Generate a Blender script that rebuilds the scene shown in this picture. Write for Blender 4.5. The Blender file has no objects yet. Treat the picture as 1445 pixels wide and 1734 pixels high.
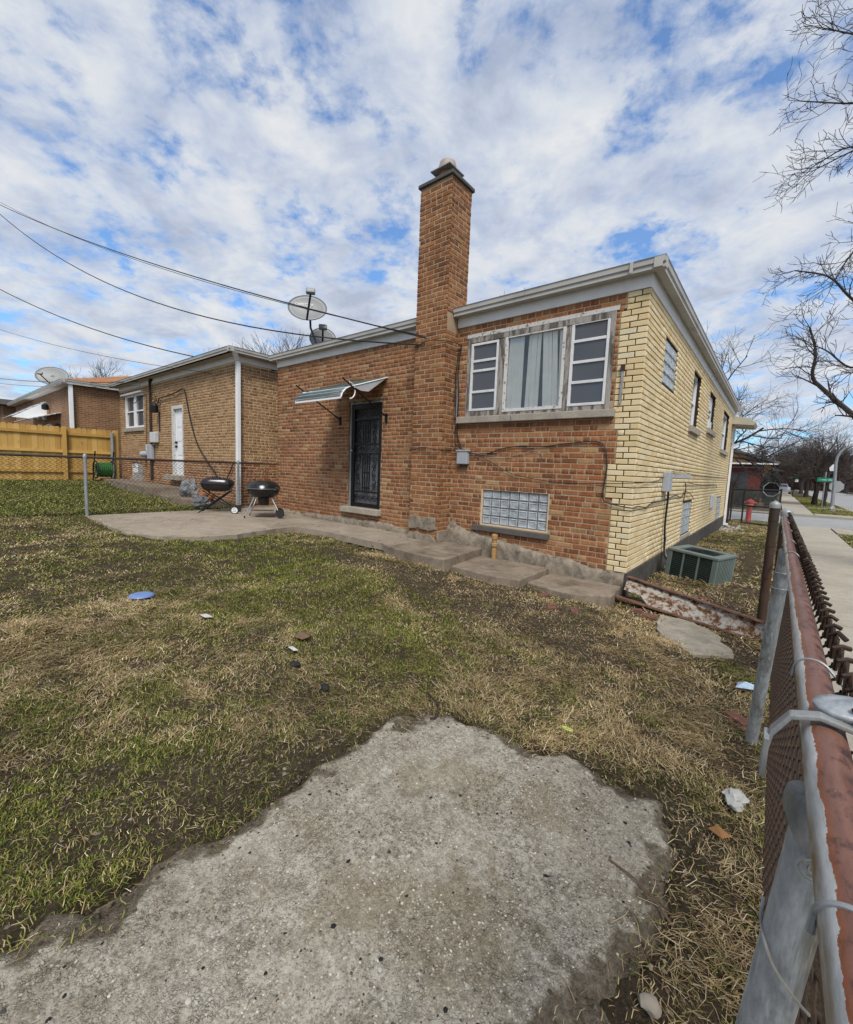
import bpy, bmesh, math, random
import numpy as np
from mathutils import Vector, Matrix
rad = math.radians
scene = bpy.context.scene
COL = scene.collection

# ------------------------------------------------------------------ camera
CAM = np.array([1.299, -5.357, 1.504])
YAW, PITCH, ROLL, FPX = rad(39.3287), rad(5.7539), rad(2.3035), 719.74
cy, sy, cp, sp, cr, sr = math.cos(YAW), math.sin(YAW), math.cos(PITCH), math.sin(PITCH), math.cos(ROLL), math.sin(ROLL)
fwd = Vector((-sy*cp, cy*cp, -sp)); rgt = Vector((cy, sy, 0)); upv = rgt.cross(fwd)
r2 = rgt*cr + upv*sr; u2 = -rgt*sr + upv*cr
cam_data = bpy.data.cameras.new('camera')
cam = bpy.data.objects.new('camera', cam_data); COL.objects.link(cam)
mw = Matrix((r2, u2, -fwd)).transposed().to_4x4(); mw.translation = Vector(CAM)
cam.matrix_world = mw
cam_data.sensor_fit = 'HORIZONTAL'; cam_data.sensor_width = 36.0; cam_data.lens = FPX/1445*36
cam_data.clip_start = 0.02; cam_data.clip_end = 2000
scene.camera = cam
# ------------------------------------------------------------------ sky, sun, exposure
SUN_EL, SUN_DIR = rad(52), (0.60, -0.62)
SUN_AZ = math.atan2(SUN_DIR[0], SUN_DIR[1])
world = bpy.data.worlds.new('World'); scene.world = world; world.use_nodes = True
wt = world.node_tree; wt.nodes.clear()
vs = scene.view_settings
vs.view_transform = 'Standard'; vs.look = 'None'; vs.gamma = 1; vs.use_curve_mapping = False
vs.exposure = 0.0

class T:
    """small node-tree helper"""
    def __init__(s, tree): s.t = tree
    def n(s, typ, inp=None, **props):
        nd = s.t.nodes.new('ShaderNode'+typ)
        for k, v in props.items(): setattr(nd, k, v)
        for k, v in (inp or {}).items():
            if isinstance(v, bpy.types.NodeSocket): s.t.links.new(v, nd.inputs[k])
            else: nd.inputs[k].default_value = v
        return nd
    def mix(s, f, a, b, blend='MIX'):
        nd = s.n('Mix', data_type='RGBA', blend_type=blend, clamp_factor=True)
        for i, v in ((0, f), (6, a), (7, b)):
            if isinstance(v, bpy.types.NodeSocket): s.t.links.new(v, nd.inputs[i])
            else: nd.inputs[i].default_value = v if i == 0 else (*v[:3], 1)
        return nd.outputs[2]
    def m(s, op, a, b=0.0, c=None):
        nd = s.n('Math', operation=op)
        for i, v in enumerate((a, b) if c is None else (a, b, c)):
            if isinstance(v, bpy.types.NodeSocket): s.t.links.new(v, nd.inputs[i])
            else: nd.inputs[i].default_value = v
        return nd.outputs[0]
    def noise(s, vec=None, scale=5.0, detail=4.0, rough=0.55, dist=0.0):
        i = {'Scale': scale, 'Detail': detail, 'Roughness': rough, 'Distortion': dist}
        if vec is not None: i['Vector'] = vec
        return s.n('TexNoise', i).outputs['Fac']
    def ramp(s, fac, stops, interp='LINEAR'):
        nd = s.n('ValToRGB', {'Fac': fac}); cr_ = nd.color_ramp; cr_.interpolation = interp
        while len(cr_.elements) > 1: cr_.elements.remove(cr_.elements[-1])
        for k, (p, c) in enumerate(stops):
            e = cr_.elements[0] if k == 0 else cr_.elements.new(p)
            e.position = p; e.color = (c, c, c, 1) if isinstance(c, (int, float)) else (*c, 1)
        return nd.outputs['Color']
    def pos(s): return s.n('NewGeometry').outputs['Position']
    def vmul(s, v, xyz):
        return s.n('VectorMath', {0: v, 1: xyz}, operation='MULTIPLY').outputs[0]

def build_world():
    t = T(wt)
    sky = t.n('TexSky', sky_type='NISHITA', sun_disc=False, sun_elevation=SUN_EL, sun_rotation=SUN_AZ, altitude=200.0,
              air_density=1.1, dust_density=0.6, ozone_density=2.5)
    d = t.n('TexCoord').outputs['Generated']
    s = t.n('SeparateXYZ', {0: d})
    zz = t.m('ADD', t.m('MAXIMUM', s.outputs[2], 0.0), 0.22)
    px, py = t.m('DIVIDE', s.outputs[0], zz), t.m('DIVIDE', s.outputs[1], zz)
    v = t.n('CombineXYZ', {0: px, 1: py, 2: 3.7}).outputs[0]
    mp = t.n('Mapping', {'Vector': v, 'Rotation': (0, 0, rad(-30)), 'Scale': (1.0, 1.0, 1.0), 'Location': (1.3, 7.7, 0)}).outputs[0]
    big = t.noise(mp, 2.2, 4, .5, .15)
    fine = t.noise(mp, 8.5, 12, .60, .12)
    cover = t.m('ADD', t.m('MULTIPLY', big, .42), t.m('MULTIPLY', fine, .58))
    mask = t.ramp(cover, [(.385, 0.10), (.425, .46), (.475, .84), (.545, 1.0)])
    shade = t.noise(mp, 4.6, 11, .60, .3)
    cloud = t.ramp(shade, [(.33, (4.5, 5.1, 6.4)), (.45, (5.7, 6.3, 7.5)), (.56, (7.0, 7.4, 8.0)), (.68, (8.0, 8.1, 8.3))])
    blue = t.mix(1.0, sky.outputs[0], (1.05, 1.60, 2.05), 'MULTIPLY')
    col = t.mix(mask, blue, cloud)
    bg = t.n('Background', {'Color': col, 'Strength': 0.1})
    out = t.n('OutputWorld'); wt.links.new(bg.outputs[0], out.inputs['Surface'])
build_world()
world.cycles.sampling_method = 'MANUAL'; world.cycles.sample_map_resolution = 512
sun_l = bpy.data.lights.new('sun', 'SUN'); sun_l.energy = 3.9; sun_l.angle = rad(22); sun_l.color = (1.0, .955, .88)
sun = bpy.data.objects.new('sun', sun_l); COL.objects.link(sun)
sdir = Vector((math.sin(SUN_AZ)*math.cos(SUN_EL), math.cos(SUN_AZ)*math.cos(SUN_EL), math.sin(SUN_EL)))
sun.rotation_euler = sdir.to_track_quat('Z', 'Y').to_euler(); sun.location = (0, -10, 20)

# ------------------------------------------------------------------ mesh helpers
ORIG = {}
def link(o, parent=None):
    COL.objects.link(o)
    if parent is not None: o.parent = parent
    return o
def props(o, label=None, cat=None, group=None, kind=None):
    if label: o['label'] = label
    if cat: o['category'] = cat
    if group: o['group'] = group
    if kind: o['kind'] = kind
    return o
def thing(name, loc, label, cat, group=None):
    o = bpy.data.objects.new(name, None); COL.objects.link(o); o.location = loc; o.empty_display_size = .1
    ORIG[o] = np.array(loc, float); return props(o, label, cat, group)
def raw_mesh(name, V, F, mat, smooth=False, sharp=38, cols=None):
    me = bpy.data.meshes.new(name); me.from_pydata([tuple(map(float, v)) for v in V], [], [tuple(f) for f in F])
    if mat: me.materials.append(mat)
    if smooth:
        me.polygons.foreach_set('use_smooth', [True]*len(me.polygons))
        me.set_sharp_from_angle(angle=rad(sharp))
    me.update(); return me
def bulk_mesh(name, V, quads=None, tris=None, mat=None, cols=None):
    me = bpy.data.meshes.new(name)
    nq = 0 if quads is None else len(quads); nt_ = 0 if tris is None else len(tris)
    me.vertices.add(len(V)); me.vertices.foreach_set('co', np.asarray(V, np.float32).ravel())
    li = np.concatenate(([] if not nq else [np.asarray(quads).ravel()]) + ([] if not nt_ else [np.asarray(tris).ravel()])).astype(np.int32)
    me.loops.add(len(li)); me.loops.foreach_set('vertex_index', li)
    tot = np.concatenate((np.full(nq, 4), np.full(nt_, 3))).astype(np.int32)
    st = np.concatenate(([0], np.cumsum(tot)[:-1])).astype(np.int32)
    me.polygons.add(len(tot)); me.polygons.foreach_set('loop_start', st); me.polygons.foreach_set('loop_total', tot)
    if cols is not None:
        a = me.color_attributes.new('Col', 'FLOAT_COLOR', 'POINT')
        c = np.ones((len(V), 4), np.float32); c[:, :3] = cols; a.data.foreach_set('color', c.ravel())
    if mat: me.materials.append(mat)
    me.update(calc_edges=True); me.validate(); return me
def place(name, me, parent=None, label=None, cat=None, group=None, kind=None):
    """mesh in world coordinates relative to the parent's origin"""
    o = bpy.data.objects.new(name, me); link(o, parent)
    if parent is not None:
        og = ORIG[parent]; ORIG[o] = og
        me.transform(Matrix.Translation(Vector(-og)))
    else: ORIG[o] = np.zeros(3)
    return props(o, label, cat, group, kind)

class MB:
    def __init__(s): s.v = []; s.f = []
    def add(s, V, F):
        b = len(s.v); s.v.extend([tuple(v) for v in V]); s.f.extend([tuple(i+b for i in f) for f in F]); return s
    def box(s, x0, x1, y0, y1, z0, z1):
        V = [(x0,y0,z0),(x1,y0,z0),(x1,y1,z0),(x0,y1,z0),(x0,y0,z1),(x1,y0,z1),(x1,y1,z1),(x0,y1,z1)]
        return s.add(V, [(0,3,2,1),(4,5,6,7),(0,1,5,4),(1,2,6,5),(2,3,7,6),(3,0,4,7)])
    def obox(s, c, size, ax=None, ay=None, az=None, rz=0):
        c = Vector(c)
        if ax is None:
            ax, ay, az = Vector((math.cos(rz), math.sin(rz), 0)), Vector((-math.sin(rz), math.cos(rz), 0)), Vector((0, 0, 1))
        V = []
        for k in (-.5, .5):
            for i, j in ((-.5,-.5),(.5,-.5),(.5,.5),(-.5,.5)):
                V.append(c + ax*(i*size[0]) + ay*(j*size[1]) + az*(k*size[2]))
        return s.add(V, [(0,3,2,1),(4,5,6,7),(0,1,5,4),(1,2,6,5),(2,3,7,6),(3,0,4,7)])
    def tube(s, pts, r, n=8, cap=True, closed=False):
        pts = [Vector(p) for p in pts]; m_ = len(pts)
        rs = r if hasattr(r, '__len__') else [r]*m_
        prev = None; V = []
        for i in range(m_):
            a = pts[i-1] if (i > 0 or closed) else pts[i]; b = pts[(i+1) % m_] if (i < m_-1 or closed) else pts[i]
            t = (b-a); t = t.normalized() if t.length > 1e-9 else Vector((0,0,1))
            if prev is None:
                u = t.orthogonal().normalized()
            else:
                u = prev - t*prev.dot(t)
                u = u.normalized() if u.length > 1e-6 else t.orthogonal().normalized()
            prev = u; w = t.cross(u)
            for k in range(n):
                a_ = 2*math.pi*k/n; V.append(pts[i] + (u*math.cos(a_) + w*math.sin(a_))*rs[i])
        F = []
        for i in range(m_ if closed else m_-1):
            j = (i+1) % m_
            for k in range(n):
                l = (k+1) % n; F.append((i*n+k, i*n+l, j*n+l, j*n+k))
        if cap and not closed:
            F.append(tuple(range(n))[::-1]); F.append(tuple((m_-1)*n+k for k in range(n)))
        return s.add(V, F)
    def lathe(s, prof, c, n=24, axis=None, sx=1.0, sy=1.0):
        """prof: (r, h) pairs around axis (default z) at c"""
        az = Vector(axis or (0,0,1)).normalized(); ax = az.orthogonal().normalized() if axis else Vector((1,0,0)); ay = az.cross(ax)
        c = Vector(c); V = []; F = []
        for r, h in prof:
            for k in range(n):
                a = 2*math.pi*k/n; V.append(c + ax*(r*sx*math.cos(a)) + ay*(r*sy*math.sin(a)) + az*h)
        for i in range(len(prof)-1):
            for k in range(n):
                l = (k+1) % n; F.append((i*n+k, i*n+l, (i+1)*n+l, (i+1)*n+k))
        if prof[0][0] > 1e-6: F.append(tuple(range(n))[::-1])
        if prof[-1][0] > 1e-6: F.append(tuple((len(prof)-1)*n+k for k in range(n)))
        return s.add(V, F)
    def prism(s, poly, d, off):
        """extrude a polygon (3D points) by vector d"""
        n = len(poly); P = [Vector(p)+Vector(off) for p in poly]; d = Vector(d)
        V = P + [p+d for p in P]
        F = [tuple(range(n))[::-1], tuple(range(n, 2*n))] + [(i, (i+1) % n, n+(i+1) % n, n+i) for i in range(n)]
        return s.add(V, F)
    def quad(s, a, b, c, d): return s.add([a,b,c,d], [(0,1,2,3)])
    def mesh(s, name, mat, smooth=False, sharp=38): return raw_mesh(name, s.v, s.f, mat, smooth, sharp)
    def build(s, name, mat, parent=None, smooth=False, bevel=0, sharp=38, **kw):
        o = place(name, s.mesh(name, mat, smooth, sharp), parent, **kw)
        if bevel:
            b = o.modifiers.new('bevel', 'BEVEL'); b.width = bevel; b.segments = 2; b.limit_method = 'ANGLE'
        return o
def arc(c, r, a0, a1, n, ax=(1,0,0), ay=(0,0,1)):
    c, ax, ay = Vector(c), Vector(ax), Vector(ay)
    return [c + ax*(r*math.cos(rad(a0+(a1-a0)*i/n))) + ay*(r*math.sin(rad(a0+(a1-a0)*i/n))) for i in range(n+1)]
def bez(pts, n=8):
    """Catmull-Rom through the points"""
    P = [Vector(p) for p in pts]; P = [P[0]*2-P[1]] + P + [P[-1]*2-P[-2]]; out = []
    for i in range(1, len(P)-2):
        for k in range(n):
            t = k/n; a, b, c, d = P[i-1], P[i], P[i+1], P[i+2]
            out.append(.5*((2*b)+(c-a)*t+(2*a-5*b+4*c-d)*t*t+(3*b-a-3*c+d)*t**3))
    out.append(P[-2]); return out
def sag(a, b, drop, n=16):
    a, b = Vector(a), Vector(b); return [a.lerp(b, i/n) - Vector((0,0,drop*4*(i/n)*(1-i/n))) for i in range(n+1)]
def text_mesh(body, size, mat, depth=.001):
    cu = bpy.data.curves.new('lettering', 'FONT'); cu.body = body; cu.size = size; cu.extrude = depth; cu.align_x = 'CENTER'; cu.align_y = 'CENTER'
    ob = bpy.data.objects.new('lettering', cu); COL.objects.link(ob)
    dg = bpy.context.evaluated_depsgraph_get(); me = bpy.data.meshes.new_from_object(ob.evaluated_get(dg))
    bpy.data.objects.remove(ob); me.materials.clear(); me.materials.append(mat); return me

# value noise (numpy)
_g = np.random.RandomState(7).rand(256, 256)
def vnoise(x, y):
    xi, yi = np.floor(x).astype(int), np.floor(y).astype(int); fx, fy = x-xi, y-yi
    fx = fx*fx*(3-2*fx); fy = fy*fy*(3-2*fy); g = lambda a, b: _g[a % 256, b % 256]
    return (g(xi,yi)*(1-fx)+g(xi+1,yi)*fx)*(1-fy) + (g(xi,yi+1)*(1-fx)+g(xi+1,yi+1)*fx)*fy
def fbm(x, y, o=4):
    s_ = 0; a = .5; tot = 0
    for k in range(o): s_ = s_ + a*vnoise(x*2**k+17.3*k, y*2**k+9.1*k); tot += a; a *= .5
    return s_/tot
def inpoly(x, y, poly):
    c = np.zeros(np.shape(x), bool); n = len(poly)
    for i in range(n):
        x1, y1 = poly[i]; x2, y2 = poly[(i+1) % n]
        c ^= ((y1 > y) != (y2 > y)) & (x < (x2-x1)*(y-y1)/((y2-y1) or 1e-9)+x1)
    return c

# ------------------------------------------------------------------ materials
MATS = {}
def material(name, fn):
    m = bpy.data.materials.new(name); m.use_nodes = True; nt = m.node_tree; nt.nodes.clear()
    t = T(nt); out = t.n('OutputMaterial'); sh = fn(t)
    nt.links.new(sh, out.inputs['Surface']); MATS[name] = m; return m
def princ(t, col, rough=.7, metal=0.0, bump=None, bstr=.3, bdist=.01, spec=.5, **extra):
    i = {'Roughness': rough, 'Metallic': metal, 'Specular IOR Level': spec}
    i['Base Color'] = col if isinstance(col, bpy.types.NodeSocket) else (*col, 1)
    i.update(extra)
    p = t.n('BsdfPrincipled', i)
    if bump is not None:
        b = t.n('Bump', {'Height': bump, 'Strength': bstr, 'Distance': bdist})
        t.t.links.new(b.outputs[0], p.inputs['Normal'])
    return p.outputs[0]
def plain(name, col, rough=.6, metal=0.0, var=.18, scale=12, dirt=0.0, dirtcol=(.09,.075,.055), bump=.15, spec=.4):
    """slightly uneven paint/metal/plastic with optional dirt patches"""
    def fn(t):
        p = t.pos(); a = t.noise(p, scale, 6, .6); b = t.noise(p, scale*5, 4, .6)
        lo = tuple(c*(1-var) for c in col); hi = tuple(min(1, c*(1+var)) for c in col)
        c = t.mix(t.ramp(a, [(.3, 0.0), (.7, 1.0)]), lo, hi)
        if dirt:
            dm = t.noise(p, scale*.45, 9, .68, .4)
            c = t.mix(t.m('MULTIPLY', t.ramp(dm, [(.5, 0.0), (.72, 1.0)]), dirt), c, dirtcol)
        r = t.m('ADD', rough-.08, t.m('MULTIPLY', b, .16))
        return princ(t, c, r, metal, t.m('ADD', t.m('MULTIPLY', a, .4), t.m('MULTIPLY', b, .6)), bump, .004, spec)
    return material(name, fn)
def brick_material(name, stops, mott=.35, grime=.35, warm=None, fine=1.0):
    def fn(t):
        p = t.pos(); oi = t.n('ObjectInfo').outputs['Random']; ri = t.n('NewGeometry').outputs['Random Per Island']
        r = t.m('FRACT', t.m('ADD', oi, ri))
        base = t.ramp(r, stops)
        stv = t.vmul(p, (48.0, 48.0, 5.0)); streak = t.noise(stv, 1.0, 3, .6)
        sp_ = t.noise(p, 75, 6, .65); md = t.noise(p, 16, 4, .6)
        c = t.mix(t.m('MULTIPLY', t.ramp(streak, [(.52, 0.0), (.68, 1.0)]), mott), base, tuple(min(1, x*1.7+.05) for x in stops[len(stops)//2][1]))
        c = t.mix(t.m('MULTIPLY', t.ramp(sp_, [(.5, 0.0), (.75, 1.0)]), .55*fine), c, tuple(x*.45 for x in stops[0][1]))
        c = t.mix(t.m('MULTIPLY', t.ramp(md, [(.5, 0.0), (.8, 1.0)]), .3*fine), c, tuple(x*.55 for x in stops[1][1]))
        if warm:
            wn = t.m('ADD', t.noise(p, .55, 4, .6), t.m('MULTIPLY', t.n('SeparateXYZ', {0: p}).outputs[0], warm[1]))
            c = t.mix(t.m('MULTIPLY', t.ramp(wn, [(.35, 0.0), (.6, 1.0)]), .55), c, t.mix(1.0, c, warm[0], 'MULTIPLY'))
        g = t.noise(p, 1.1, 8, .7, .5)
        c = t.mix(t.m('MULTIPLY', t.ramp(g, [(.5, 0.0), (.75, 1.0)]), grime), c, t.mix(1.0, c, (.42,.40,.38), 'MULTIPLY'))
        s3_ = t.noise(t.vmul(p, (2.6, 2.6, .30)), 1.0, 7, .68, .3)
        c = t.mix(t.m('MULTIPLY', t.ramp(s3_, [(.52, 0.0), (.72, 1.0)]), grime*.9), c, t.mix(1.0, c, (.50,.47,.44), 'MULTIPLY'))
        c = t.mix(t.m('MULTIPLY', t.ramp(s3_, [(.26, 1.0), (.40, 0.0)]), grime*.35), c, (.42,.38,.33))
        h = t.m('ADD', t.m('MULTIPLY', sp_, .6), t.m('MULTIPLY', md, .4))
        return princ(t, c, .88, 0, h, .55, .006, .2)
    return material(name, fn)
def mortar_material(name, col, dark=.5):
    def fn(t):
        p = t.pos(); a = t.noise(p, 3.0, 8, .7); b = t.noise(p, 90, 4, .6)
        c = t.mix(t.ramp(a, [(.35, 0.0), (.7, 1.0)]), tuple(x*dark for x in col), col)
        c = t.mix(t.m('MULTIPLY', b, .35), c, tuple(x*.6 for x in col))
        return princ(t, c, .95, 0, b, .6, .004, .15)
    return material(name, fn)
def concrete(name, col, stain=(.14,.11,.08), scale=1.6, stainamt=.6, agg=0.0, cracks=False):
    def fn(t):
        p = t.pos(); a = t.noise(p, scale, 9, .68, .4); b = t.noise(p, scale*9, 8, .7); f = t.noise(p, 160, 4, .7)
        c = t.mix(t.ramp(b, [(.3, 0.0), (.7, 1.0)]), tuple(x*.78 for x in col), tuple(min(1, x*1.12) for x in col))
        c = t.mix(t.m('MULTIPLY', t.ramp(a, [(.42, 0.0), (.68, 1.0)]), stainamt), c, stain)
        c = t.mix(t.m('MULTIPLY', t.ramp(f, [(.5, 0.0), (.7, 1.0)]), .4), c, tuple(x*.45 for x in col))
        h = t.m('ADD', t.m('MULTIPLY', b, .5), t.m('MULTIPLY', f, .5))
        if agg:
            vo = t.n('TexVoronoi', {'Vector': p, 'Scale': 120.0, 'Randomness': 1.0}); vc = vo.outputs['Color']
            sv = t.n('SeparateColor', {0: vc}).outputs[0]
            c = t.mix(t.m('MULTIPLY', t.ramp(vo.outputs['Distance'], [(.25, 1.0), (.5, 0.0)]), agg),
                      c, t.ramp(sv, [(0.0, (.10,.09,.075)), (.25, (.23,.205,.165)), (.55, (.32,.295,.245)), (.85, (.43,.405,.35)), (1.0, (.24,.175,.12))]))
            h = t.m('ADD', t.m('MULTIPLY', h, .4), t.m('MULTIPLY', t.m('SUBTRACT', .6, vo.outputs['Distance']), .9))
        if cracks:
            wv = t.n('VectorMath', {0: p, 1: t.n('TexNoise', {'Vector': p, 'Scale': 2.2, 'Detail': 5.0}).outputs['Color']}, operation='ADD').outputs[0]
            cv = t.n('TexVoronoi', {'Vector': wv, 'Scale': .9}, feature='DISTANCE_TO_EDGE').outputs['Distance']
            c = t.mix(t.ramp(cv, [(0.0, .75), (.010, 0.0)]), c, (.06,.05,.04))
        return princ(t, c, .93, 0, h, .5, .006, .2)
    return material(name, fn)
def two_tone(name, a, b, scale, lo=.47, hi=.53, rough=(.6,.85), third=None, stretch=(1,1,1), metal=0.0):
    """paint a flaking off to rust b"""
    def fn(t):
        p = t.vmul(t.pos(), stretch); n1 = t.noise(p, scale, 11, .70, .2); n2 = t.noise(p, scale*4, 6, .65)
        k = t.ramp(n1, [(lo, 0.0), (hi, 1.0)])
        ca = t.mix(t.ramp(n2, [(.35, 0.0), (.7, 1.0)]), tuple(x*.75 for x in a), a)
        cb = t.mix(t.ramp(n2, [(.3, 0.0), (.7, 1.0)]), tuple(x*.5 for x in b), tuple(min(1, x*1.35) for x in b))
        c = t.mix(k, ca, cb)
        if third is not None:
            edge = t.ramp(n1, [(lo-.09, 0.0), (lo-.01, 1.0), (hi+.02, 1.0), (hi+.08, 0.0)])
            c = t.mix(t.m('MULTIPLY', edge, .5), c, third)
        r = t.m('ADD', rough[0], t.m('MULTIPLY', k, rough[1]-rough[0]))
        return princ(t, c, r, metal, t.m('ADD', n2, t.m('MULTIPLY', k, -.7)), .5, .003, .35)
    return material(name, fn)

red = brick_material('red_brick', [(0.0, (.135,.055,.027)), (.12, (.190,.077,.034)), (.45, (.245,.100,.043)), (.70, (.285,.124,.053)), (.88, (.305,.156,.070)), (.96, (.36,.245,.125)), (1.0, (.14,.060,.03))],
                     mott=.5, grime=.32, warm=((1.15,.90,.75), .055))
chim = brick_material('chimney_brick', [(0.0, (.130,.054,.025)), (.15, (.190,.078,.032)), (.55, (.240,.099,.040)), (.8, (.28,.123,.050)), (.94, (.29,.15,.066)), (1.0, (.13,.055,.027))], mott=.35, grime=.35)
yel = brick_material('yellow_brick', [(0.0, (.565,.435,.235)), (.3, (.61,.48,.275)), (.7, (.645,.52,.31)), (.92, (.665,.555,.355)), (1.0, (.565,.50,.335))], mott=0.0, grime=.16, fine=.22)
tan = brick_material('tan_brick', [(0.0, (.19,.105,.048)), (.3, (.275,.152,.066)), (.6, (.335,.192,.088)), (.85, (.375,.235,.118)), (1.0, (.235,.122,.055))], mott=.3, grime=.25)
mort_red = mortar_material('mortar_tan', (.45,.335,.22), .6)
mort_tan = mortar_material('mortar_pale', (.62,.48,.32), .8)
mort_dark = mortar_material('mortar_dark', (.050,.038,.026), .5)  # shadow of the yellow wall's raked joints is put into this near-black colour
parge = concrete('rough_parging', (.27,.225,.172), (.040,.033,.026), 9.0, .75)
patio_m = concrete('patio_concrete', (.32,.268,.208), (.155,.122,.088), 1.6, .7, cracks=True)
slab_m = concrete('slab_concrete', (.245,.195,.145), (.075,.058,.042), 3.2, .85)
PAD_STAINS = [(.30,-3.69,.30),(.08,-3.87,.20),(.62,-3.62,.22),(.66,-4.28,.34),(.33,-4.45,.30),(-.02,-4.35,.20)]
def padmat(t):
    p = t.pos(); big = t.noise(p, 1.4, 9, .68, .5); mid = t.noise(p, 8.5, 10, .74, .3); f = t.noise(p, 150, 5, .7); g = t.noise(p, 46, 6, .7)
    vo = t.n('TexVoronoi', {'Vector': p, 'Scale': 72.0, 'Randomness': 1.0}); sv = t.n('SeparateColor', {0: vo.outputs['Color']}).outputs[0]
    c = t.mix(t.ramp(g, [(.30, 0.0), (.72, 1.0)]), (.270,.238,.185), (.445,.415,.350))
    st = t.ramp(sv, [(0.0, (.085,.075,.06)), (.2, (.21,.185,.145)), (.55, (.33,.305,.25)), (.85, (.48,.455,.39)), (1.0, (.22,.155,.10))])
    c = t.mix(t.m('MULTIPLY', t.ramp(vo.outputs['Distance'], [(.20, 1.0), (.50, 0.0)]), t.m('ADD', .12, t.m('MULTIPLY', big, .75))), c, st)
    gz_ = t.ramp(t.noise(p, 2.1, 6, .6, .3), [(.40, 0.25), (.60, 1.0)])
    ve = t.n('TexVoronoi', {'Vector': t.n('VectorMath', {0: p, 1: t.vmul(t.n('TexNoise', {'Vector': p, 'Scale': 40.0}).outputs['Color'], (.02,.02,.02))}, operation='ADD').outputs[0], 'Scale': 95.0, 'Randomness': 1.0}, feature='DISTANCE_TO_EDGE').outputs['Distance']
    gap = t.m('MULTIPLY', t.ramp(ve, [(0.0, 1.0), (.20, 0.0)]), t.ramp(t.noise(p, 30, 4, .7), [(.40, 0.0), (.60, 1.0)]))
    c = t.mix(t.m('MULTIPLY', gap, t.m('MULTIPLY', gz_, .36)), c, (.10,.085,.06))
    c = t.mix(t.m('MULTIPLY', t.ramp(mid, [(.46, 0.0), (.64, 1.0)]), .62), c, (.135,.108,.072))
    c = t.mix(t.m('MULTIPLY', t.ramp(big, [(.47, 0.0), (.62, 1.0)]), .32), c, (.175,.140,.085))
    pn = t.noise(p, 5.5, 8, .7, .4); dsn_ = None
    for cx0, cy0, rr in PAD_STAINS:
        dv_ = t.n('VectorMath', {0: p, 1: (cx0, cy0, 0.0)}, operation='DISTANCE').outputs['Value']
        k_ = t.m('SUBTRACT', 1.0, t.m('DIVIDE', dv_, rr)); dsn_ = k_ if dsn_ is None else t.m('MAXIMUM', dsn_, k_)
    stn = t.ramp(t.m('ADD', dsn_, t.m('MULTIPLY', t.m('SUBTRACT', pn, .5), 2.4)), [(.25, 0.0), (.62, 1.0)])
    c = t.mix(t.m('MULTIPLY', stn, .40), c, (.150,.115,.055))
    gr = t.noise(p, 62, 9, .80); gm = t.ramp(t.noise(p, 3.2, 6, .65, .4), [(.36, .25), (.62, 1.0)])
    c = t.mix(t.m('MULTIPLY', t.ramp(gr, [(.505, 0.0), (.565, 1.0)]), t.m('MULTIPLY', gm, .80)), c, (.070,.060,.046))
    c = t.mix(t.m('MULTIPLY', t.ramp(gr, [(.36, 1.0), (.44, 0.0)]), .35), c, (.52,.48,.40))
    c = t.mix(t.m('MULTIPLY', t.ramp(f, [(.54, 0.0), (.68, 1.0)]), .75), c, (.060,.050,.038))
    c = t.mix(t.m('MULTIPLY', t.ramp(f, [(.30, 1.0), (.41, 0.0)]), .6), c, (.52,.50,.44))
    ed = t.n('SeparateColor', {0: t.n('Attribute', attribute_name='Col').outputs['Color']}).outputs[0]
    dk = t.ramp(t.m('ADD', t.m('MULTIPLY', ed, .75), t.m('MULTIPLY', mid, .75)), [(.62, 0.0), (.78, 1.0)])
    soil = t.mix(t.ramp(g, [(.35, 0.0), (.65, 1.0)]), (.038,.028,.018), (.115,.088,.058))
    c = t.mix(t.m('MULTIPLY', dk, .80), c, soil)
    h = t.m('ADD', t.m('ADD', t.m('MULTIPLY', g, .5), t.m('MULTIPLY', f, .4)), t.m('MULTIPLY', t.m('MULTIPLY', gap, gz_), -.6))
    return princ(t, c, .95, 0, h, .8, .009, .15)
pad_m = material('pad_aggregate', padmat)
walk_m = concrete('sidewalk_concrete', (.36,.328,.27), (.235,.205,.165), 1.3, .6)
road_m = concrete('road_asphalt', (.30,.30,.295), (.21,.21,.205), .5, .5)
stone_m = concrete('sill_limestone', (.36,.32,.265), (.17,.145,.12), 4.0, .6)
found_m = concrete('foundation_grey', (.085,.078,.068), (.030,.027,.023), 5.0, .7)
white_al = plain('white_aluminium', (.74,.735,.71), .5, 0, .07, 3, .22, (.30,.29,.27))
gutter_m = plain('gutter_metal', (.40,.39,.36), .5, 0, .10, 3, .55, (.20,.185,.16))
soffit_m = plain('soffit_board', (.40,.37,.30), .7, 0, .12, 4, .5, (.17,.15,.12))
vinyl = plain('white_vinyl', (.72,.73,.74), .45, 0, .05, 5, .12, (.45,.44,.42))
vinyl_old = plain('aged_white_frame', (.60,.60,.60), .5, 0, .08, 9, .4, (.33,.32,.30))
oldwood = two_tone('weathered_frame_wood', (.34,.31,.27), (.10,.085,.07), 14, .45, .55, stretch=(1,1,.18))
peelwhite = two_tone('peeling_white_paint', (.62,.61,.58), (.20,.17,.14), 22, .56, .60)
black_iron = plain('black_iron', (.006,.006,.007), .5, 0, .3, 20, .1, (.03,.027,.024), .1, .25)
enamel = plain('black_enamel', (.010,.010,.011), .22, 0, .2, 9, .25, (.035,.033,.030), .06, .5)
plastic_blk = plain('black_plastic', (.018,.018,.018), .6)
chrome = plain('dull_chrome', (.52,.52,.52), .28, 1.0, .1, 30)
galv = two_tone('galvanised_steel', (.31,.325,.33), (.20,.19,.16), 6, .50, .66, (.45,.7), stretch=(1,1,.35), metal=.25)
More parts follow.
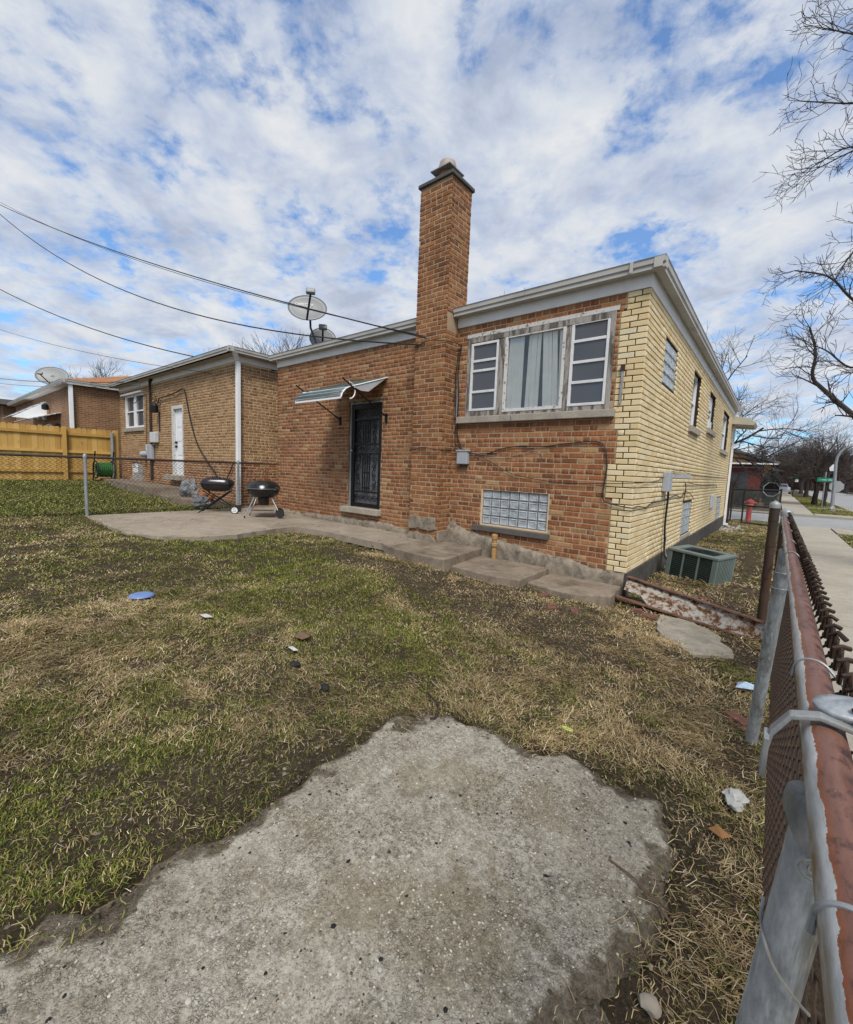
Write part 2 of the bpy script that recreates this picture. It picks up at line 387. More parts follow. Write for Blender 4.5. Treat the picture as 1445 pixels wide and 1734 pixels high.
def galvold(t):
    p = t.pos(); q = t.vmul(p, (1, 1, .3)); a = t.noise(q, 9, 9, .72, .5); b = t.noise(q, 60, 7, .72); c_ = t.noise(t.vmul(p, (1, 1, .12)), 70, 4, .6)
    c = t.mix(t.ramp(b, [(.30, 0.0), (.70, 1.0)]), (.20,.215,.225), (.43,.455,.47))
    c = t.mix(t.m('MULTIPLY', t.ramp(a, [(.50, 0.0), (.60, 1.0)]), .75), c, (.105,.100,.070))
    c = t.mix(t.m('MULTIPLY', t.ramp(a, [(.60, 0.0), (.68, 1.0)]), .7), c, (.17,.095,.035))
    c = t.mix(t.m('MULTIPLY', t.ramp(c_, [(.62, 0.0), (.70, 1.0)]), .6), c, (.55,.57,.58))
    return princ(t, c, t.m('ADD', .35, t.m('MULTIPLY', a, .35)), .35, t.m('ADD', b, t.m('MULTIPLY', c_, .5)), .35, .002, .5)
galv_old = material('stained_galvanised_steel', galvold)
cable_m = plain('black_cable', (.012,.012,.013), .6)
cable_g = plain('grey_cable', (.20,.20,.19), .6)
rustpipe = two_tone('rusty_brown_post', (.036,.022,.014), (.080,.038,.019), 9, .45, .62, (.7,.9), third=(.03,.02,.014), stretch=(1,1,.25))
rustwire = two_tone('rusty_wire', (.032,.021,.014), (.068,.037,.021), 40, .4, .7, (.55,.8), metal=.35)
beam_m = two_tone('flaking_beam_paint', (.37,.36,.32), (.050,.021,.012), 17, .50, .53, (.55,.9), third=(.19,.095,.040))
beam_r = two_tone('rusty_flange', (.20,.105,.070), (.085,.038,.022), 12, .42, .62, (.8,.95))
ac_m = plain('grey_green_metal', (.115,.145,.132), .5, 0, .14, 5, .35, (.10,.10,.085))
ac_dark = plain('dark_green_louver', (.018,.030,.026), .55)
dish_m = plain('dish_grey', (.19,.198,.20), .45, 0, .05, 3, .2, (.28,.28,.27))
grey_box = plain('grey_utility_metal', (.31,.33,.36), .5, 0, .1, 8, .25)
meter_w = plain('pale_meter_metal', (.48,.50,.51), .5, 0, .08, 8, .3)
shingle = plain('brown_shingle', (.30,.135,.055), .9, 0, .35, 9, .3, (.13,.06,.03), .5)
roof_grey = plain('grey_shingle', (.12,.115,.11), .9, 0, .25, 7)
redpaint = plain('hydrant_red', (.27,.016,.015), .5, 0, .15, 8, .25)
yelpaint = plain('yellow_band', (.62,.36,.05), .5)
greensign = plain('green_sign', (.0,.19,.11), .5)
bag_m = plain('grey_plastic_bag', (.16,.16,.165), .4, 0, .35, 9, .2, (.42,.42,.42))
hose_m = plain('green_hose', (.015,.10,.018), .5)
bluep = plain('blue_plastic', (.12,.20,.40), .4, 0, .08, 20, .1)
bark = two_tone('grey_bark', (.055,.046,.040), (.030,.025,.022), 30, .4, .6, (.9,.9), stretch=(1,1,.3))
bark_far = plain('brown_twigs', (.060,.046,.037), .9, 0, .25, 3)
twig_near = plain('dark_twigs', (.042,.034,.033), .85, 0, .25, 12)
leafdark = plain('dark_evergreen', (.012,.020,.010), .7, 0, .4, 6)
shrubbrown = plain('brown_shrub', (.045,.028,.020), .85, 0, .4, 6)
whitepaper = plain('white_paper', (.42,.41,.38), .8, 0, .12, 30, .3, (.4,.38,.34))
charcoal_m = plain('charcoal', (.012,.011,.011), .85)
leaf_m = plain('dead_leaf', (.115,.070,.042), .8, 0, .25, 40)
limegreen = plain('lime_plastic', (.40,.48,.10), .6, 0, .2, 60)
lightblue = plain('pale_blue_film', (.42,.55,.66), .5, 0, .3, 40)
copperrust = two_tone('orange_rust_pipe', (.34,.17,.06), (.035,.022,.016), 14, .5, .6, (.6,.85), third=(.40,.26,.11))
brickbit = plain('broken_red_brick', (.135,.058,.042), .95, 0, .35, 25, .55, (.08,.06,.04), .5)
redwall = plain('far_red_brick', (.13,.032,.024), .9, 0, .25, 3, .3, (.11,.03,.025))
orangewall = plain('far_orange_brick', (.36,.20,.085), .9, 0, .2, 3)
signwhite = plain('sign_white', (.66,.66,.66), .5)
signback = plain('sign_back_metal', (.33,.34,.34), .5, 0, .08, 4)
def glass_mat(name, tint, rough=.05, spec=.6):
    return material(name, lambda t: princ(t, t.mix(t.noise(t.pos(), 2.5, 3), tuple(x*.6 for x in tint), tint), rough, 0, spec=spec, **{'IOR': 1.5}))
def clear_glass(t):
    fr = t.n('Fresnel', {'IOR': 1.5}).outputs[0]
    tr = t.n('BsdfTransparent', {'Color': (.93,.94,.93,1)}).outputs[0]; gl = t.n('BsdfGlossy', {'Color': (1,1,1,1), 'Roughness': .015}).outputs[0]
    mx = t.n('MixShader', {0: t.m('ADD', t.m('MULTIPLY', fr, .75), .015)}); t.t.links.new(tr, mx.inputs[1]); t.t.links.new(gl, mx.inputs[2]); return mx.outputs[0]
pane_m = material('window_glass', clear_glass)
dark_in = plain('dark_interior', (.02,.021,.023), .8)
screen_m = glass_mat('screened_pane', (.075,.080,.090), .10, .7)
blind_m = plain('cream_blinds', (.86,.86,.83), .7, 0, .08, 4)
curtain_m = plain('grey_curtain', (.20,.215,.27), .8, 0, .3, 8)
def gblock(t):
    p = t.pos(); n1 = t.noise(p, 28, 3, .5, 1.2); n2 = t.noise(t.vmul(p, (1, 1, 2.2)), 9, 3)
    c = t.mix(t.ramp(n2, [(.3, 0.0), (.7, 1.0)]), (.20,.225,.24), (.42,.455,.48))
    return princ(t, c, .10, 0, n1, .5, .01, .7)
glassblock = material('glass_block', gblock)
def railmat(t):
    p = t.pos(); s = t.n('SeparateXYZ', {0: p}); 
    n1 = t.noise(t.vmul(p, (55, 26, 55)), 1.0, 8, .72); n0 = t.noise(t.vmul(p, (2, 7, 2)), 1.0, 4, .6)
    edge = t.m('ADD', t.m('SUBTRACT', s.outputs[0], 1.3562), t.m('ADD', t.m('MULTIPLY', t.m('SUBTRACT', n1, .5), .010), t.m('MULTIPLY', t.m('SUBTRACT', n0, .5), .012)))
    k = t.ramp(t.m('MULTIPLY', edge, 100.0), [(0.0, 0.0), (.03, 1.0)])
    n2 = t.noise(t.vmul(p, (60, 12, 60)), 1.0, 6, .65)
    brown = t.mix(t.ramp(n2, [(.3, 0.0), (.7, 1.0)]), (.095,.038,.025), (.190,.092,.066))
    n3 = t.noise(t.vmul(p, (30, 5, 30)), 1.0, 7, .7)
    zinc = t.mix(t.ramp(n2, [(.3, 0.0), (.62, 1.0)]), (.24,.245,.24), (.44,.455,.45))
    low = t.ramp(t.m('MULTIPLY', t.m('SUBTRACT', 1.3525, s.outputs[0]), 60.0), [(0.0, 0.0), (.25, 1.0)])
    zinc = t.mix(t.m('MULTIPLY', low, t.ramp(n3, [(.38, 0.0), (.58, 1.0)])), zinc, (.15,.095,.035))
    rim = t.ramp(t.m('MULTIPLY', edge, 100.0), [(0.0, 0.0), (.05, 1.0), (.45, 0.0)])
    brown = t.mix(t.m('MULTIPLY', t.ramp(n1, [(.54, 0.0), (.62, 1.0)]), .75), brown, (.050,.020,.013))
    chip = t.noise(t.vmul(p, (90, 70, 90)), 1.0, 6, .75)
    brown = t.mix(t.m('MULTIPLY', t.ramp(chip, [(.66, 0.0), (.69, 1.0)]), .8), brown, (.36,.34,.31))
    brown = t.mix(t.m('MULTIPLY', rim, .8), brown, (.21,.062,.022))
    c = t.mix(k, zinc, brown)
    return princ(t, c, t.m('ADD', .30, t.m('MULTIPLY', n2, .3)), 0, t.m('ADD', t.m('MULTIPLY', n1, .5), t.m('MULTIPLY', k, -.6)), .7, .002, .45)
rail_m = material('peeling_brown_rail', railmat)
def woodmat(t):
    p = t.pos(); oi = t.n('ObjectInfo').outputs['Random']
    g = t.noise(t.vmul(p, (14, 14, 1.2)), 1.0, 6, .65, .8); kn = t.noise(p, 5, 3, .5)
    c = t.ramp(t.m('ADD', t.m('MULTIPLY', oi, .55), t.m('MULTIPLY', g, .5)), [(.1, (.33,.185,.045)), (.45, (.46,.275,.072)), (.8, (.56,.36,.115))])
    c = t.mix(t.m('MULTIPLY', t.ramp(kn, [(.62, 0.0), (.75, 1.0)]), .5), c, (.14,.075,.025))
    return princ(t, c, .75, 0, g, .3, .004, .3)
wood_m = material('new_pine_boards', woodmat)
def soilmat(t):
    p = t.pos(); a = t.noise(p, .8, 9, .7, .4); b = t.noise(p, 9, 8, .7); f = t.noise(p, 70, 6, .7)
    c = t.mix(t.ramp(b, [(.35, 0.0), (.68, 1.0)]), (.040,.029,.019), (.105,.080,.052))
    c = t.mix(t.m('MULTIPLY', t.ramp(a, [(.42, 0.0), (.62, 1.0)]), .45), c, (.085,.072,.038))
    c = t.mix(t.m('MULTIPLY', t.ramp(f, [(.52, 0.0), (.70, 1.0)]), .6), c, (.20,.155,.095))
    c = t.mix(t.m('MULTIPLY', t.ramp(f, [(.30, 1.0), (.45, 0.0)]), .6), c, (.022,.017,.012))
    m2 = t.noise(p, 26, 7, .72)
    c = t.mix(t.m('MULTIPLY', t.ramp(m2, [(.50, 0.0), (.62, 1.0)]), .5), c, (.030,.022,.015))
    return princ(t, c, .97, 0, t.m('ADD', t.m('ADD', b, m2), f), 1.0, .03, .1)
soil_m = material('soil', soilmat)
def attrmat(name, rough=.7, trans=.25):
    def fn(t):
        a = t.n('Attribute', attribute_name='Col').outputs['Color']
        d = princ(t, a, rough, spec=.25)
        tr = t.n('BsdfTranslucent', {'Color': a}).outputs[0]
        mx = t.n('MixShader', {0: trans}); t.t.links.new(d, mx.inputs[1]); t.t.links.new(tr, mx.inputs[2]); return mx.outputs[0]
    return material(name, fn)
blade_m = attrmat('grass_blades'); pebble_m = attrmat('pebbles', .85, 0.0)

# ------------------------------------------------------------------ ground
CTRL = np.array([(-8.2,-3.4,.44),(-8.2,-5,.43),(-8.2,-1,.41),(-8.2,-7,.40),(-12,-3,.50),(-12,-1,.52),(-12,-6,.47),(-17,-3,.62),(-17,-1,.64),(-20,-3,.62),
 (-5.9,-3.6,.36),(-5,-2.9,.34),(-4,-2,.33),(-3.1,-4.06,.22),(-2.3,-2.0,.27),(-2.2,-1.55,.27),(-1,-1.5,.20),(-.9,-1.15,.19),(0,-1.0,.15),(.3,-.4,.10),(.6,-.65,.07),(1.0,-.5,.06),(1.3,-.6,.04),
 (-1.5,-3.2,.10),(-.9,-4.2,.05),(-.35,-3.4,.0),(.3,-3.0,.0),(.6,-2.8,.01),(1.3,-3,.0),(-.5,-5.2,.0),(.7,-4.5,.0),(1.5,-5.5,.0),(-2,-5.4,.12),(-4,-5.6,.24),(-3,-7,.15),(1,-7,.0),
 (.7,1.5,.11),(.3,1.6,.12),(.7,5,.08),(.2,5,.09),(.7,11,.02),(1.4,3,.06),(.5,14.5,-.0),(1.4,12,.0),(-7,0,.36),(-4,0,.34),(-8.2,6,.4),(-5,5,.3),(-5,12,.1),(-16,8,.5),(0,-2.0,.10),(1.2,-1.6,.04)])
def ground_z(x, y):
    x = np.asarray(x, float); y = np.asarray(y, float)
    d2 = (x[..., None]-CTRL[:, 0])**2 + (y[..., None]-CTRL[:, 1])**2 + .06
    w = 1/d2**1.6
    z = (w*CTRL[:, 2]).sum(-1)/w.sum(-1)
    far = np.clip((np.hypot(x+6, y)-24)/10, 0, 1); z = z*(1-far)
    inyard = np.clip((1.50-x)/.1, 0, 1)*np.clip((15.0-y)/.4, 0, 1)
    return z*inyard
PAD = [(-.42,-7.0),(-.40,-5.33),(-.38,-5.08),(-.349,-4.818),(-.324,-4.558),(-.342,-4.196),(-.335,-3.814),(-.313,-3.496),(-.135,-3.311),(.133,-3.265),(.387,-3.248),(.659,-3.189),(.918,-3.202),(1.069,-3.34),(1.135,-3.539),(1.12,-3.733),(1.163,-3.871),(1.061,-4.089),(1.03,-4.229),(1.02,-4.6),(1.05,-7.0)]
PATIO = [(-8.28,-3.42),(-7.0,-3.40),(-5.92,-3.38),(-5.35,-3.10),(-5.05,-2.75),(-4.98,-2.24),(-5.15,-1.6),(-5.2,-1.05),(-4.5,-.98),(-3.8,-.98),(-3.1,-1.02),(-2.9,-1.08),(-2.9,-.02),(-7.55,-.02),(-7.6,6.0),(-8.28,6.0)]
ROADY = (15.5, 23.0); ROADX = 5.0
def lin(a, b, st): return list(np.arange(a, b, st))
def make_ground():
    xs = [-900,-400,-200,-120,-80,-50,-35,-26] + lin(-21,-9,.5) + lin(-9,1.44,.05) + [1.44,1.5,1.60,2.2,2.9,4.0,4.9,5.02,5.1,9,14,14.1,20,40,80,200,500,900]
    ys = [-900,-300,-100,-50,-30,-20,-14,-10,-8] + lin(-7,.3,.05) + lin(.3,15.2,.25) + [15.3,15.45,15.55,18,22.9,23.0,23.1,26,30,36,45,60,90,140,250,500,900]
    X, Y = np.meshgrid(np.array(xs, float), np.array(ys, float), indexing='ij')
    Z = ground_z(X, Y)
    near = (X > -9.2) & (X < 1.44) & (Y > -7.2) & (Y < 15)
    bump = (fbm(X*3.1, Y*3.1, 4)-.5)*.07 + (fbm(X*11, Y*11, 2)-.5)*.022
    Z = Z + np.where(near, bump, 0)
    inp = inpoly(X, Y, PAD); Z = np.where(inp, -.05, Z)
    inpat = inpoly(X, Y, PATIO); Z = np.where(inpat, np.minimum(Z, .36)-.06, Z)
    Z = np.where((X < -.15) & (X > -7.6) & (Y > 0.1) & (Y < 11.6), Z-.35, Z)           # under the house
    Z = np.where((X > 1.55) & (X < 4.95) & ((Y < 15.5) | (Y > 22.95)), -.05, Z)           # sidewalk and parkway bed
    Z = np.where(((Y > 15.52) & (Y < 22.97) & (X > -80)) | ((X > 5.03) & (X < 14.0)), -.30, Z)  # road bed
    nx, ny = X.shape; idx = np.arange(nx*ny).reshape(nx, ny)
    q = np.stack([idx[:-1,:-1], idx[1:,:-1], idx[1:,1:], idx[:-1,1:]], -1).reshape(-1, 4)
    me = bulk_mesh('ground', np.stack([X, Y, Z], -1).reshape(-1, 3), q, None, soil_m)
    me.polygons.foreach_set('use_smooth', [True]*len(me.polygons))
    place('ground', me, None, kind='structure')
make_ground()
def gz(x, y): return float(ground_z(np.array([x]), np.array([y]))[0])

def sheet(name, poly, zt, th, m, jag=0, seed=1, parent=None, bev=.012, sub=.12, **kw):
    """thick slab with an uneven outline; zt a number or a function of x,y"""
    rng = random.Random(seed); P = []
    n = len(poly)
    for i in range(n):
        a, b = Vector((*poly[i], 0)), Vector((*poly[(i+1) % n], 0)); k = max(1, int((b-a).length/sub)) if jag else 1
        nn = (b-a).normalized().cross(Vector((0,0,1)))
        for j in range(k):
            p = a.lerp(b, j/k) + nn*rng.uniform(-jag, jag); P.append(p)
    bm = bmesh.new(); vs_ = [bm.verts.new((p.x, p.y, zt(p.x, p.y) if callable(zt) else zt)) for p in P]
    f = bm.faces.new(vs_); f.normal_update()
    if f.normal.z < 0: f.normal_flip()
    r = bmesh.ops.extrude_face_region(bm, geom=[f]); 
    for v in [g for g in r['geom'] if isinstance(g, bmesh.types.BMVert)]: v.co.z -= th
    bmesh.ops.recalc_face_normals(bm, faces=bm.faces); bmesh.ops.triangulate(bm, faces=[f_ for f_ in bm.faces if len(f_.verts) > 4])
    me = bpy.data.meshes.new(name); bm.to_mesh(me); bm.free(); me.materials.append(m)
    o = place(name, me, parent, **kw); return o

# the worn aggregate pad: fine grid clipped to its outline, edges feathering into the soil
def edge_dist(x, y, poly):
    """signed distance to a polygon outline, positive inside"""
    d = np.full(np.shape(x), 1e9); n = len(poly)
    for i in range(n):
        x1, y1 = poly[i]; x2, y2 = poly[(i+1) % n]; L2 = (x2-x1)**2+(y2-y1)**2+1e-12
        t_ = np.clip(((x-x1)*(x2-x1)+(y-y1)*(y2-y1))/L2, 0, 1); d = np.minimum(d, np.hypot(x-x1-t_*(x2-x1), y-y1-t_*(y2-y1)))
    return np.where(inpoly(x, y, poly), d, -d)
def pad_edge(x, y):
    return edge_dist(x+(fbm(x*5, y*5, 4)-.5)*.34+(fbm(x*22, y*22, 2)-.5)*.07, y+(fbm(x*5+40, y*5, 4)-.5)*.34+(fbm(x*22+9, y*22, 2)-.5)*.07, PAD)
def pad_height(x, y, e=None):
    e = pad_edge(x, y) if e is None else e
    return .012 + (fbm(x*2, y*2, 3)-.5)*.016 + (fbm(x*13, y*13, 4)-.5)*.014 - .05*np.clip(1-(e+.03)/.09, 0, 1)**1.5 + (fbm(x*30, y*30, 2)-.5)*.008*np.clip(1-e/.2, 0, 1)
def make_pad():
    st = .02; xs = np.arange(-.7, 1.40, st); ys = np.arange(-6.6, -2.95, st)
    X, Y = np.meshgrid(xs, ys, indexing='ij'); E_ = pad_edge(X, Y); ins = E_ > -.10
    Z = pad_height(X, Y, E_)
    idx = np.arange(X.size).reshape(X.shape); keep = ins[:-1,:-1] & ins[1:,:-1] & ins[1:,1:] & ins[:-1,1:]
    q = np.stack([idx[:-1,:-1], idx[1:,:-1], idx[1:,1:], idx[:-1,1:]], -1)[keep]
    ef = np.clip(1-(E_+.02)/.15, 0, 1).reshape(-1, 1)
    me = bulk_mesh('concrete_pad', np.stack([X, Y, Z], -1).reshape(-1, 3), q, None, pad_m, np.repeat(ef, 3, axis=1))
    me.polygons.foreach_set('use_smooth', [True]*len(me.polygons))
    place('concrete_pad', me, None, kind='structure')
make_pad()
sheet('patio', PATIO, lambda x, y: .40 + .03*max(0, min(1, (-x-6)/2)), .10, patio_m, .02, 3, kind='structure')
# concrete walk along the rear wall, stepping down to the right
for nm, poly, z, th, lab in [
    ('walk_slab', [(-3.0,-1.06),(-2.3,-1.22),(-1.80,-1.20),(-1.93,-.10),(-3.0,-.10)], .398, .17, 'raised concrete walk slab in front of the chimney base'),
    ('walk_slab', [(-2.0,-.98),(-1.2,-1.05),(-.88,-.98),(-.90,-.10),(-2.0,-.10)], .285, .12, 'concrete walk slab below the rear glass block window'),
    ('walk_slab', [(-.86,-.80),(-.30,-.90),(.04,-.62),(-.01,-.10),(-.86,-.10)], .228, .14, 'low concrete walk slab at the yellow brick corner')]:
    o = sheet(nm, poly, z, th, slab_m, .012, 5+int(z*100), label=lab, cat='slab', group='walk slabs along the rear wall')
    b = o.modifiers.new('bevel', 'BEVEL'); b.width = .012; b.segments = 2; b.limit_method = 'ANGLE'
o = sheet('stone_slab', [(.50,-.52),(.72,-.40),(1.02,-.72),(1.16,-1.12),(.90,-1.36),(.60,-1.12)], lambda x, y: gz(x, y)+.028, .05, concrete('flat_stone', (.33,.295,.235), (.13,.11,.085), 7, .75, cracks=True), .03, 8,
          label='flat pale stone slab lying in the soil before the rusty beam', cat='slab')

# sidewalk, kerbs, roads
sw = MB(); sw.box(1.64, 2.86, -8, 15.30, -.09, -.012); sw.box(1.64, 2.86, 23.20, 140, -.09, -.012)
swo = sw.build('sidewalk', mort_dark, None, kind='structure')
slab_me = {}
for k, y0 in enumerate([-6.6+1.52*i for i in range(15)] + [23.22+1.52*i for i in range(14)]):
    y1 = y0+1.508
    if y0 < 15 and y1 > 15.28: y1 = 15.28
    if y1-y0 < .3: continue
    m_ = MB().box(1.645, 2.855, y0, y1, -.085, random.Random(k).uniform(-.003, .004))
    o = m_.build('paving_slab', walk_m, swo, bevel=.006)
wk2 = MB().box(1.65, 2.85, 44.6, 140, -.08, 0); wk2.build('far_paving', walk_m, swo)
MB().box(2.90, 4.86, 13.2, 15.28, -.06, .006).build('crossing_apron', walk_m, swo)
MB().box(2.90, 4.86, 23.25, 24.6, -.06, .006).build('crossing_apron', walk_m, swo)
MB().box(2.90, 4.86, 31.2, 32.4, -.06, .006).build('crossing_apron', walk_m, swo)
rd = MB(); rd.add([(-80,15.54,-.10),(5.06,15.54,-.10),(5.06,22.96,-.10),(-80,22.96,-.10)], [(0,1,2,3)])
rd.add([(5.06,-60,-.10),(13.9,-60,-.10),(13.9,200,-.10),(5.06,200,-.10)], [(0,1,2,3)])
rd.build('road', road_m, None, kind='structure')
kb = MB()
for a in ((-60,1.2,15.32,15.50),(3.0,4.7,15.32,15.50),(-60,4.7,22.98,23.16)): kb.box(a[0], a[1], a[2], a[3], -.28, .012)
kb.box(4.86,5.04,-40,14.9,-.28,.012); kb.box(4.86,5.04,23.6,180,-.28,.012)
for yy in (15.0, 23.5):
    s_ = 1 if yy < 20 else -1
    kb.prism([(4.60,yy+.32*s_,0),(4.60,yy+.5*s_,0),(5.04,yy-.1*s_,0),(4.86,yy-.1*s_,0)], (0,0,.29), (0,0,-.278))
kb.build('kerb', walk_m, None, kind='structure')
bk = MB().box(13.95, 14.15, -40, 180, -.25, .02); bk.build('far_kerb', walk_m, None, kind='structure')

# ------------------------------------------------------------------ bricks
def bond(u0, u1, v0, v1, holes, seed, ch=.0677, L=.206, joint=.0135, hjoint=None, header_every=6, split=.10, ragged=None):
    """rows of (u0,u1,v0,v1) brick faces in a wall rectangle minus holes"""
    rng = random.Random(seed); out = []; hj = joint if hjoint is None else hjoint; row = 0; v = v0
    while v + ch*.8 <= v1+1e-6:
        w0, w1 = v, min(v+ch-joint, v1)
        iv = [[u0, u1]]
        if ragged: iv = [list(ragged(row, .5*(w0+w1), u0, u1))]
        for (a, b, c, d) in holes:
            if w0 < d-.012 and w1 > c+.012:
                nv = []
                for s_, e in iv:
                    if b <= s_ or a >= e: nv.append([s_, e]); continue
                    if a > s_: nv.append([s_, a])
                    if b < e: nv.append([b, e])
                iv = nv
        hd = header_every and row % header_every == header_every-1
        step = (L*.5) if hd else L; off = (row % 2)*L*.5 + (row*.037 % .02) + (rng.uniform(-.02, .02) if split else 0)
        u = u0 - off - L
        cuts = []
        while u < u1:
            if not hd and rng.random() < split: cuts += [u, u+L*.5]; u += L
            else: cuts.append(u); u += step*(1+(rng.uniform(-.03, .03) if split else 0))
        cuts.append(u)
        for a, b in zip(cuts[:-1], cuts[1:]):
            for s_, e in iv:
                p0, p1 = max(a+hj/2, s_), min(b-hj/2, e)
                if p1-p0 > .028: out.append((p0, p1, w0, w1))
        v += ch; row += 1
    return out
def brick_template(bricks, dmin, dmax, rng, ch=.004):
    """vertices in (u, v, depth) for many bricks: 12 verts, 9 quads each"""
    B = np.array(bricks); n = len(B); u0, u1, v0, v1 = B.T; d = rng.uniform(dmin, dmax, n)
    V = np.zeros((n, 12, 3)); c = ch
    for k, (a, b) in enumerate(((u0,v0),(u1,v0),(u1,v1),(u0,v1))):
        sx = 1 if k in (0, 3) else -1; sv = 1 if k in (0, 1) else -1
        j1 = rng.uniform(-.0018, .0018, (n, 2)); 
        V[:, k] = np.stack([a, b, np.full(n, -.012)], -1)
        V[:, 4+k] = np.stack([a+j1[:, 0], b+j1[:, 1], d-c*.8], -1)
        V[:, 8+k] = np.stack([a+sx*c+j1[:, 0], b+sv*c+j1[:, 1], d+rng.uniform(-.0012, .0012, n)], -1)
    F = []
    for k in range(4):
        l = (k+1) % 4; F += [(k, l, 4+l, 4+k), (4+k, 4+l, 8+l, 8+k)]
    F.append((8,9,10,11)); F = np.array(F)
    return V, F
def lay_bricks(parent, name, bricks, O, U, N, mat, seed, dmin=.006, dmax=.011, singles=300, stuffname=None):
    """nearest bricks as objects sharing unit meshes, the rest as one stuff part"""
    O, U, N = np.array(O, float), np.array(U, float), np.array(N, float); Z = np.array([0, 0, 1.])
    rng = np.random.RandomState(seed)
    B = np.array(bricks); cen = O + U*((B[:, 0]+B[:, 1])/2)[:, None] + Z*((B[:, 2]+B[:, 3])/2)[:, None]
    dv = cen-CAM; dist = np.linalg.norm(dv, axis=1); cosn = np.abs(dv@N)/dist
    area = (B[:, 1]-B[:, 0])*(B[:, 3]-B[:, 2])*cosn/dist**2
    order = np.argsort(-area); one, rest = order[:singles], order[singles:]
    if len(rest):
        V, F = brick_template(B[rest], dmin, dmax, rng); n = len(V)
        W = O + V[..., 0:1]*U + V[..., 1:2]*Z + V[..., 2:3]*N
        q = (F[None] + (np.arange(n)*12)[:, None, None]).reshape(-1, 4)
        me = bulk_mesh(stuffname or name+'_courses', W.reshape(-1, 3), q, None, mat)
        place(stuffname or name+'_courses', me, parent, kind='stuff')
    protos = {}
    og = ORIG[parent]
    for i in one:
        u0, u1, v0, v1 = B[i]; w, h = u1-u0, v1-v0
        key = (round(w/.02), rng.randint(3))
        if key not in protos:
            V, F = brick_template([(-w/2, w/2, -h/2, h/2)], dmin, dmax, rng, .005)
            W = V[0][:, 0:1]*U + V[0][:, 1:2]*Z + V[0][:, 2:3]*N
            protos[key] = (raw_mesh(name, W, F.tolist(), mat), w, h)
        me, w0, h0 = protos[key]
        o = bpy.data.objects.new(name, me); link(o, parent)
        sc = np.abs(U)*(w/w0) + np.abs(N) + Z*(h/h0); o.scale = sc
        o.location = cen[i]-og + N*rng.uniform(-.0015, .0015)
def panel(name, parent, O, U, N, u0, u1, v0, v1, holes, mat, reveal=.12, back=True):
    """wall face with rectangular openings and their reveals"""
    O, U, N = Vector(O), Vector(U), Vector(N); Z = Vector((0,0,1)); mb = MB()
    us = sorted({u0, u1, *[h[0] for h in holes], *[h[1] for h in holes]}); vs2 = sorted({v0, v1, *[h[2] for h in holes], *[h[3] for h in holes]})
    P = lambda u, v, d=0.0: O + U*u + Z*v + N*d
    for a, b in zip(us[:-1], us[1:]):
        for c, d in zip(vs2[:-1], vs2[1:]):
            m1, m2 = (a+b)/2, (c+d)/2
            if any(h[0] < m1 < h[1] and h[2] < m2 < h[3] for h in holes): continue
            mb.quad(P(a,c), P(b,c), P(b,d), P(a,d))
    for a, b, c, d in holes:
        for p, q in (((a,c),(b,c)),((b,c),(b,d)),((b,d),(a,d)),((a,d),(a,c))):
            mb.quad(P(*p), P(*q), P(*q,-reveal), P(*p,-reveal))
    return mb.build(name, mat, parent)

# ------------------------------------------------------------------ the main house
ZB, ZT = .37, 3.62
house = thing('brick_house', (0, 0, ZB), 'low brick house with tall chimney, red brick rear and yellow brick side', 'house')
W_, L_ = 7.54, 11.75
WIN = (-2.42, -.335, 2.30, 3.435); DOOR = (-5.08, -4.18, .74, 2.71); GBW = (-2.06, -1.0, .715, 1.26)
rear_holes = [(a+W_, b+W_, c, d) for a, b, c, d in (WIN, DOOR, GBW)]
rear = panel('rear_wall', house, (-W_, 0, 0), (1,0,0), (0,-1,0), 0, W_, .30, 3.75, rear_holes, mort_red, .14)
def ret_w(z):      # width of the yellow brick return on the rear face
    if z < 1.22: return .215
    if z < 1.62: return .30
    if z < 2.05: return .215
    if z < 2.20: return .26
    if z < 3.44: return .285
    return .225
CX0, CX1, CY = -3.19, -2.62, -.30          # chimney footprint
rb = bond(0, W_, ZB, ZT, rear_holes + [(CX0+W_+.01, CX1+W_-.01, ZB, ZT)], 11, ragged=lambda r, z, a, b: (a, b-ret_w(z)-.012))
lay_bricks(rear, 'brick', rb, (-W_, 0, 0), (1,0,0), (0,-1,0), red, 3, .003, .007, 300, 'brick_courses')
# yellow side wall
SW_H = [(.96,1.83,2.77,3.33),(3.38,4.28,2.45,3.42),(5.62,6.72,2.63,3.40),(8.62,10.3,2.36,3.40),(3.55,4.62,.47,1.08),(9.1,10.4,.36,1.03)]
side = panel('side_wall', house, (0, 0, 0), (0,1,0), (1,0,0), 0, L_, .30, 3.75, SW_H, mort_dark, .13)
sb = bond(0, L_, ZB, ZT, SW_H, 5, joint=.0100, hjoint=.0018, header_every=0, split=0, L=.203)
lay_bricks(side, 'face_brick', sb, (0, 0, 0), (0,1,0), (1,0,0), yel, 8, .0105, .012, 210, 'face_brick_courses')
rng = random.Random(4); ret = []; v = ZB; row = 0
while v + .05 < ZT:
    w = ret_w(v+.03); cut = w*(.36 if row % 2 else .64) + rng.uniform(-.006, .006)
    ret += [(-w, -cut-.006, v, v+.0580), (-cut+.006, .010, v, v+.0580)]; v += .0677; row += 1
retp = panel('corner_return', house, (0, -.001, 0), (1,0,0), (0,-1,0), -.216, -.0005, .31, 3.70, [], mort_dark, .1)
lay_bricks(retp, 'face_brick', ret, (0, 0, 0), (1,0,0), (0,-1,0), yel, 9, .0098, .0102, 90, 'face_brick_rows')
MB().box(-.30,-.2165,-.0015,.05,1.22,1.62).box(-.285,-.2165,-.0015,.05,2.20,3.44).build('return_backing', mort_dark, retp)
